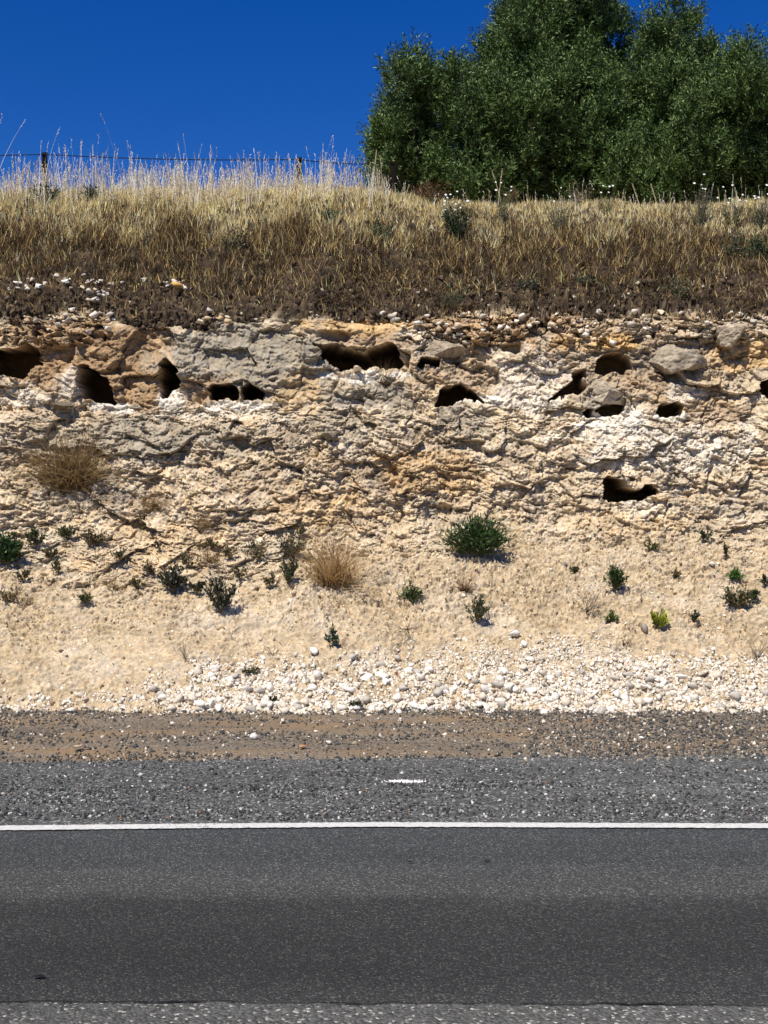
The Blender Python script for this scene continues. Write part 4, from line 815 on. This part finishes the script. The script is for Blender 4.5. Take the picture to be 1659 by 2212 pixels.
for (u, vt, lab) in [(1076, 365, 'tallest single dry seed stalk, standing before the tree right of the white flowers'), (1378, 395, 'dry brown spike left of its leaning twin, before the tree'), (1418, 398, 'leaning dry spike right of its upright twin, before the tree'), (804, 325, 'thin pale upright stalk at the left edge of the olive tree')]:
    Yb = 13.7; p = onb(u, Yb); hh = (CAMZ-(vt-CV)*Yb/FU)-p[2]; t = thing('seed_stalk', lab, 'grass stalk', p)
    pts = [np.array([0, 0, 0]), np.array([.01, 0, hh*.5]), np.array([.05 if 'leaning' not in lab else -.07, 0, hh])]
    V, F_ = tube(pts, [.004, .0035, .003], 5); mk('stem', V, F_, M_stem, np.tile(np.array([.55,.46,.28]), (len(V), 1)), parent=t)
    m = 60; q = rng.uniform(.6, 1, m)[:, None]; P = pts[1]+(pts[2]-pts[1])*(q*2-1); V, F_ = leaf_batch(P, np.tile([0, 0, 1.], (m, 1))+rng.normal(size=(m, 3))*.4, .022, .007)
    mk('seed_head', V, F_, M_grass, np.tile(np.array([.52,.40,.22]), (len(V), 1)), parent=t)

# ------------------------------------------------------------------ fence of steel pickets and wire
YF = 14.7
fence = thing('wire_fence', 'rusty steel picket and wire fence along the skyline above the grass', 'fence', (0, YF, 5.8))
def picket(u, vt, dy=0):
    x = (u-CU)/FU*YF; ztop = CAMZ-(vt-CV)*YF/FU; zb = 5.3-5.8; zt = ztop-5.8
    prof_ = []
    for k in range(3):
        a = R(90+120*k); d = np.array([math.cos(a), math.sin(a)]); e = np.array([-d[1], d[0]])
        prof_ += [d*.036+e*-.007, d*.036+e*.007, (d+np.array([math.cos(a+R(60)), math.sin(a+R(60))]))*.011]
    prof_ = np.array(prof_); n = len(prof_); V = []; 
    for z in (zb, zt): V += [(x+a, b+dy, z) for a, b in prof_]
    F_ = [[i, (i+1) % n, n+(i+1) % n, n+i] for i in range(n)]
    o = mk('post', V, F_, M_rust, parent=fence)
    import bmesh
    bm = bmesh.new(); bm.from_mesh(o.data); bm.verts.ensure_lookup_table(); bm.faces.new([bm.verts[n+i] for i in range(n)]); bm.to_mesh(o.data); bm.free()
    return x, zt, dy
pts = [picket(*q) for q in [(-1003, 322), (-453, 327), (97, 330), (647, 341), (850, 349), (960, 349, 3.2), (1070, 349, 6.4)]]
for dz, nm in ((-.03, 'top'), (-.45, 'mid'), (-.8, 'low')):
    line = []
    for (xa, za, da), (xb, zb, db) in zip(pts[:-1], pts[1:]):
        for q in np.linspace(0, 1, 12, endpoint=False): line.append((xa+(xb-xa)*q, -.03+da+(db-da)*q, za+(zb-za)*q+dz-.05*4*q*(1-q)*(.6)))
    line.append((pts[-1][0], -.03+pts[-1][2], pts[-1][1]+dz)); V, F_ = tube(line, .0062 if dz > -.1 else .004, 5)
    mk('wire', V, F_, M_wire, parent=fence)

# ------------------------------------------------------------------ olive trees
def sprig():
    V = []; F_ = []; r = np.random.default_rng(5); P = []; D = []
    for i in range(11):
        z = .02+i*.022
        for s in (-1, 1):
            a = i*1.57+ (0 if s > 0 else math.pi)+r.normal()*.3; P.append((0, 0, z)); D.append((math.cos(a)*.75, math.sin(a)*.75, .75+r.normal()*.15))
    return np.array(P), np.array(D)
SP, SD = sprig()
def tree(label, trunk_u, Yt, lobes, seed, dens=98):
    r = np.random.default_rng(seed); base = onb(trunk_u, Yt); t = thing('olive_tree', label, 'tree', base); sc_ = Yt/FU
    Cc = []; Rr = []
    for (u, v, rad) in lobes:
        Cc.append(at(u, v, Yt)+np.array([0, r.uniform(-.9, .9), 0])); Rr.append(rad*sc_)
        Cc.append(Cc[-1]+np.array([r.uniform(-.3, .3), 1.1, r.uniform(-.3, .3)])); Rr.append(rad*sc_*.9)
    Cc = np.array(Cc); Rr = np.array(Rr)
    # each lobe breaks up into smaller upright clumps
    sc2 = []; sr2 = []
    for c, q in zip(Cc, Rr):
        m = int(14*q/.7)+6; d = nrm(r.normal(size=(m, 3))); sc2.append(c+d*np.array([1, 1, 1.12])*q*r.uniform(.6, 1.08, (m, 1))); sr2.append(q*r.uniform(.14, .33, m))
    K = np.concatenate([Cc]+sc2); KR = np.concatenate([Rr*.62]+sr2)
    P = []; N_ = []
    for c, q in zip(K, KR):
        m = int(4*np.pi*q*q*dens*1.1)+6; d = nrm(r.normal(size=(m, 3))); P.append(c+d*np.array([1, 1, 1.15])*q*r.uniform(.6, 1.0, (m, 1))); N_.append(d)
    P = np.concatenate(P); N_ = np.concatenate(N_)
    inside = np.zeros(len(P))
    for c, q in zip(Cc, Rr): inside = np.maximum(inside, 1-np.linalg.norm(P-c, axis=1)/q)
    keep = (inside < .40) | (r.random(len(P)) < .18); keep &= P[:, 2] > base[2]+.05; P = P[keep]; N_ = N_[keep]
    up = nrm(N_*.55+np.array([0, 0, .75])+r.normal(size=P.shape)*.30); a = nrm(np.cross(up, nrm(r.normal(size=P.shape)))); b = np.cross(up, a)
    m = len(P); s = r.uniform(.8, 1.35, (m, 1, 1))
    B = np.stack([a, b, up], -1)                # columns
    LP = P[:, None]+np.einsum('nij,kj->nki', B, SP)*s; LD = np.einsum('nij,kj->nki', B, SD)+r.normal(size=(m, len(SP), 3))*.15
    k = r.random((m, len(SP))) < .85; LP = LP[k]; LD = LD[k]; nL = len(LP)
    V, F_ = leaf_batch(LP, LD, .068*r.uniform(.7, 1.25, nL), .0185*r.uniform(.8, 1.2, nL), fold=.1)
    cc = np.array([.052,.092,.020])*(1+r.normal(size=(nL, 1))*.3); q = r.random(nL) < .22; cc[q] = np.array([.17,.24,.085])*(1+r.normal(size=(q.sum(), 1))*.2)  # random lighter leaves paint sunlit highlights into the crown
    mk('crown', V, F_, M_oleaf, np.repeat(np.clip(cc, .01, .6), 4, 0), parent=None).location = (0, 0, 0)
    cr = C.objects[-1]; cr.data.transform(__import__('mathutils').Matrix.Translation(-base.__array__() if False else [-float(q) for q in base])); cr.parent = t
    tb = []
    main = [np.zeros(3), np.array([.05, 0, .5]), np.array([-.05, .05, 1.1])]; tb.append(tube(main, [.19, .15, .12], 9))
    V, F_ = joinm(tb); mk('trunk', V, F_, M_bark, parent=t)
    for i in r.choice(len(Cc), min(9, len(Cc)), replace=False):
        e = Cc[i]-base; s0 = main[2]*r.uniform(.5, 1); md = (s0+e)/2+np.array([0, 0, -.1]); pts_ = [(1-q)**2*s0+2*q*(1-q)*md+q*q*e for q in np.linspace(0, 1, 7)]
        V, F_ = tube(pts_, np.linspace(.08, .02, 7), 6); mk('limb', V, F_, M_bark, parent=t)
    print('tree leaves', nL); return t
tree('lower olive tree at the left end of the group, beside the fence wire', 920, 17.6, [(878,240,62),(856,300,54),(856,350,48),(886,214,40),(930,224,46),(850,355,55),(905,330,75),(960,260,70),(985,330,80),(925,395,70),(880,400,60),(980,430,60),(1010,250,60),(1000,400,70)], 71)
tree('tallest dense olive tree in the middle of the group', 1200, 18.8, [(1175,20,85),(1130,90,60),(1260,30,90),(1330,60,60),(1060,165,55),(1110,180,85),(1210,150,105),(1130,290,100),(1240,270,105),(1310,170,80),(1100,370,90),(1230,370,100),(1330,330,95),(1220,-60,80),(1290,-40,60),(1180,405,85),(1280,400,85),(1060,410,70),(1120,440,60),(1230,440,60)], 72)
tree('wide olive tree at the right, running out of the frame', 1500, 18.2, [(1455,45,52),(1500,58,48),(1565,118,52),(1425,135,66),(1500,180,95),(1600,215,72),(1410,250,90),(1520,300,100),(1635,190,46),(1650,290,85),(1600,370,90),(1450,370,95),(1740,250,100),(1760,360,100),(1700,205,48),(1360,410,80),(1440,420,80),(1520,420,85),(1610,420,85),(1400,350,70)], 73)
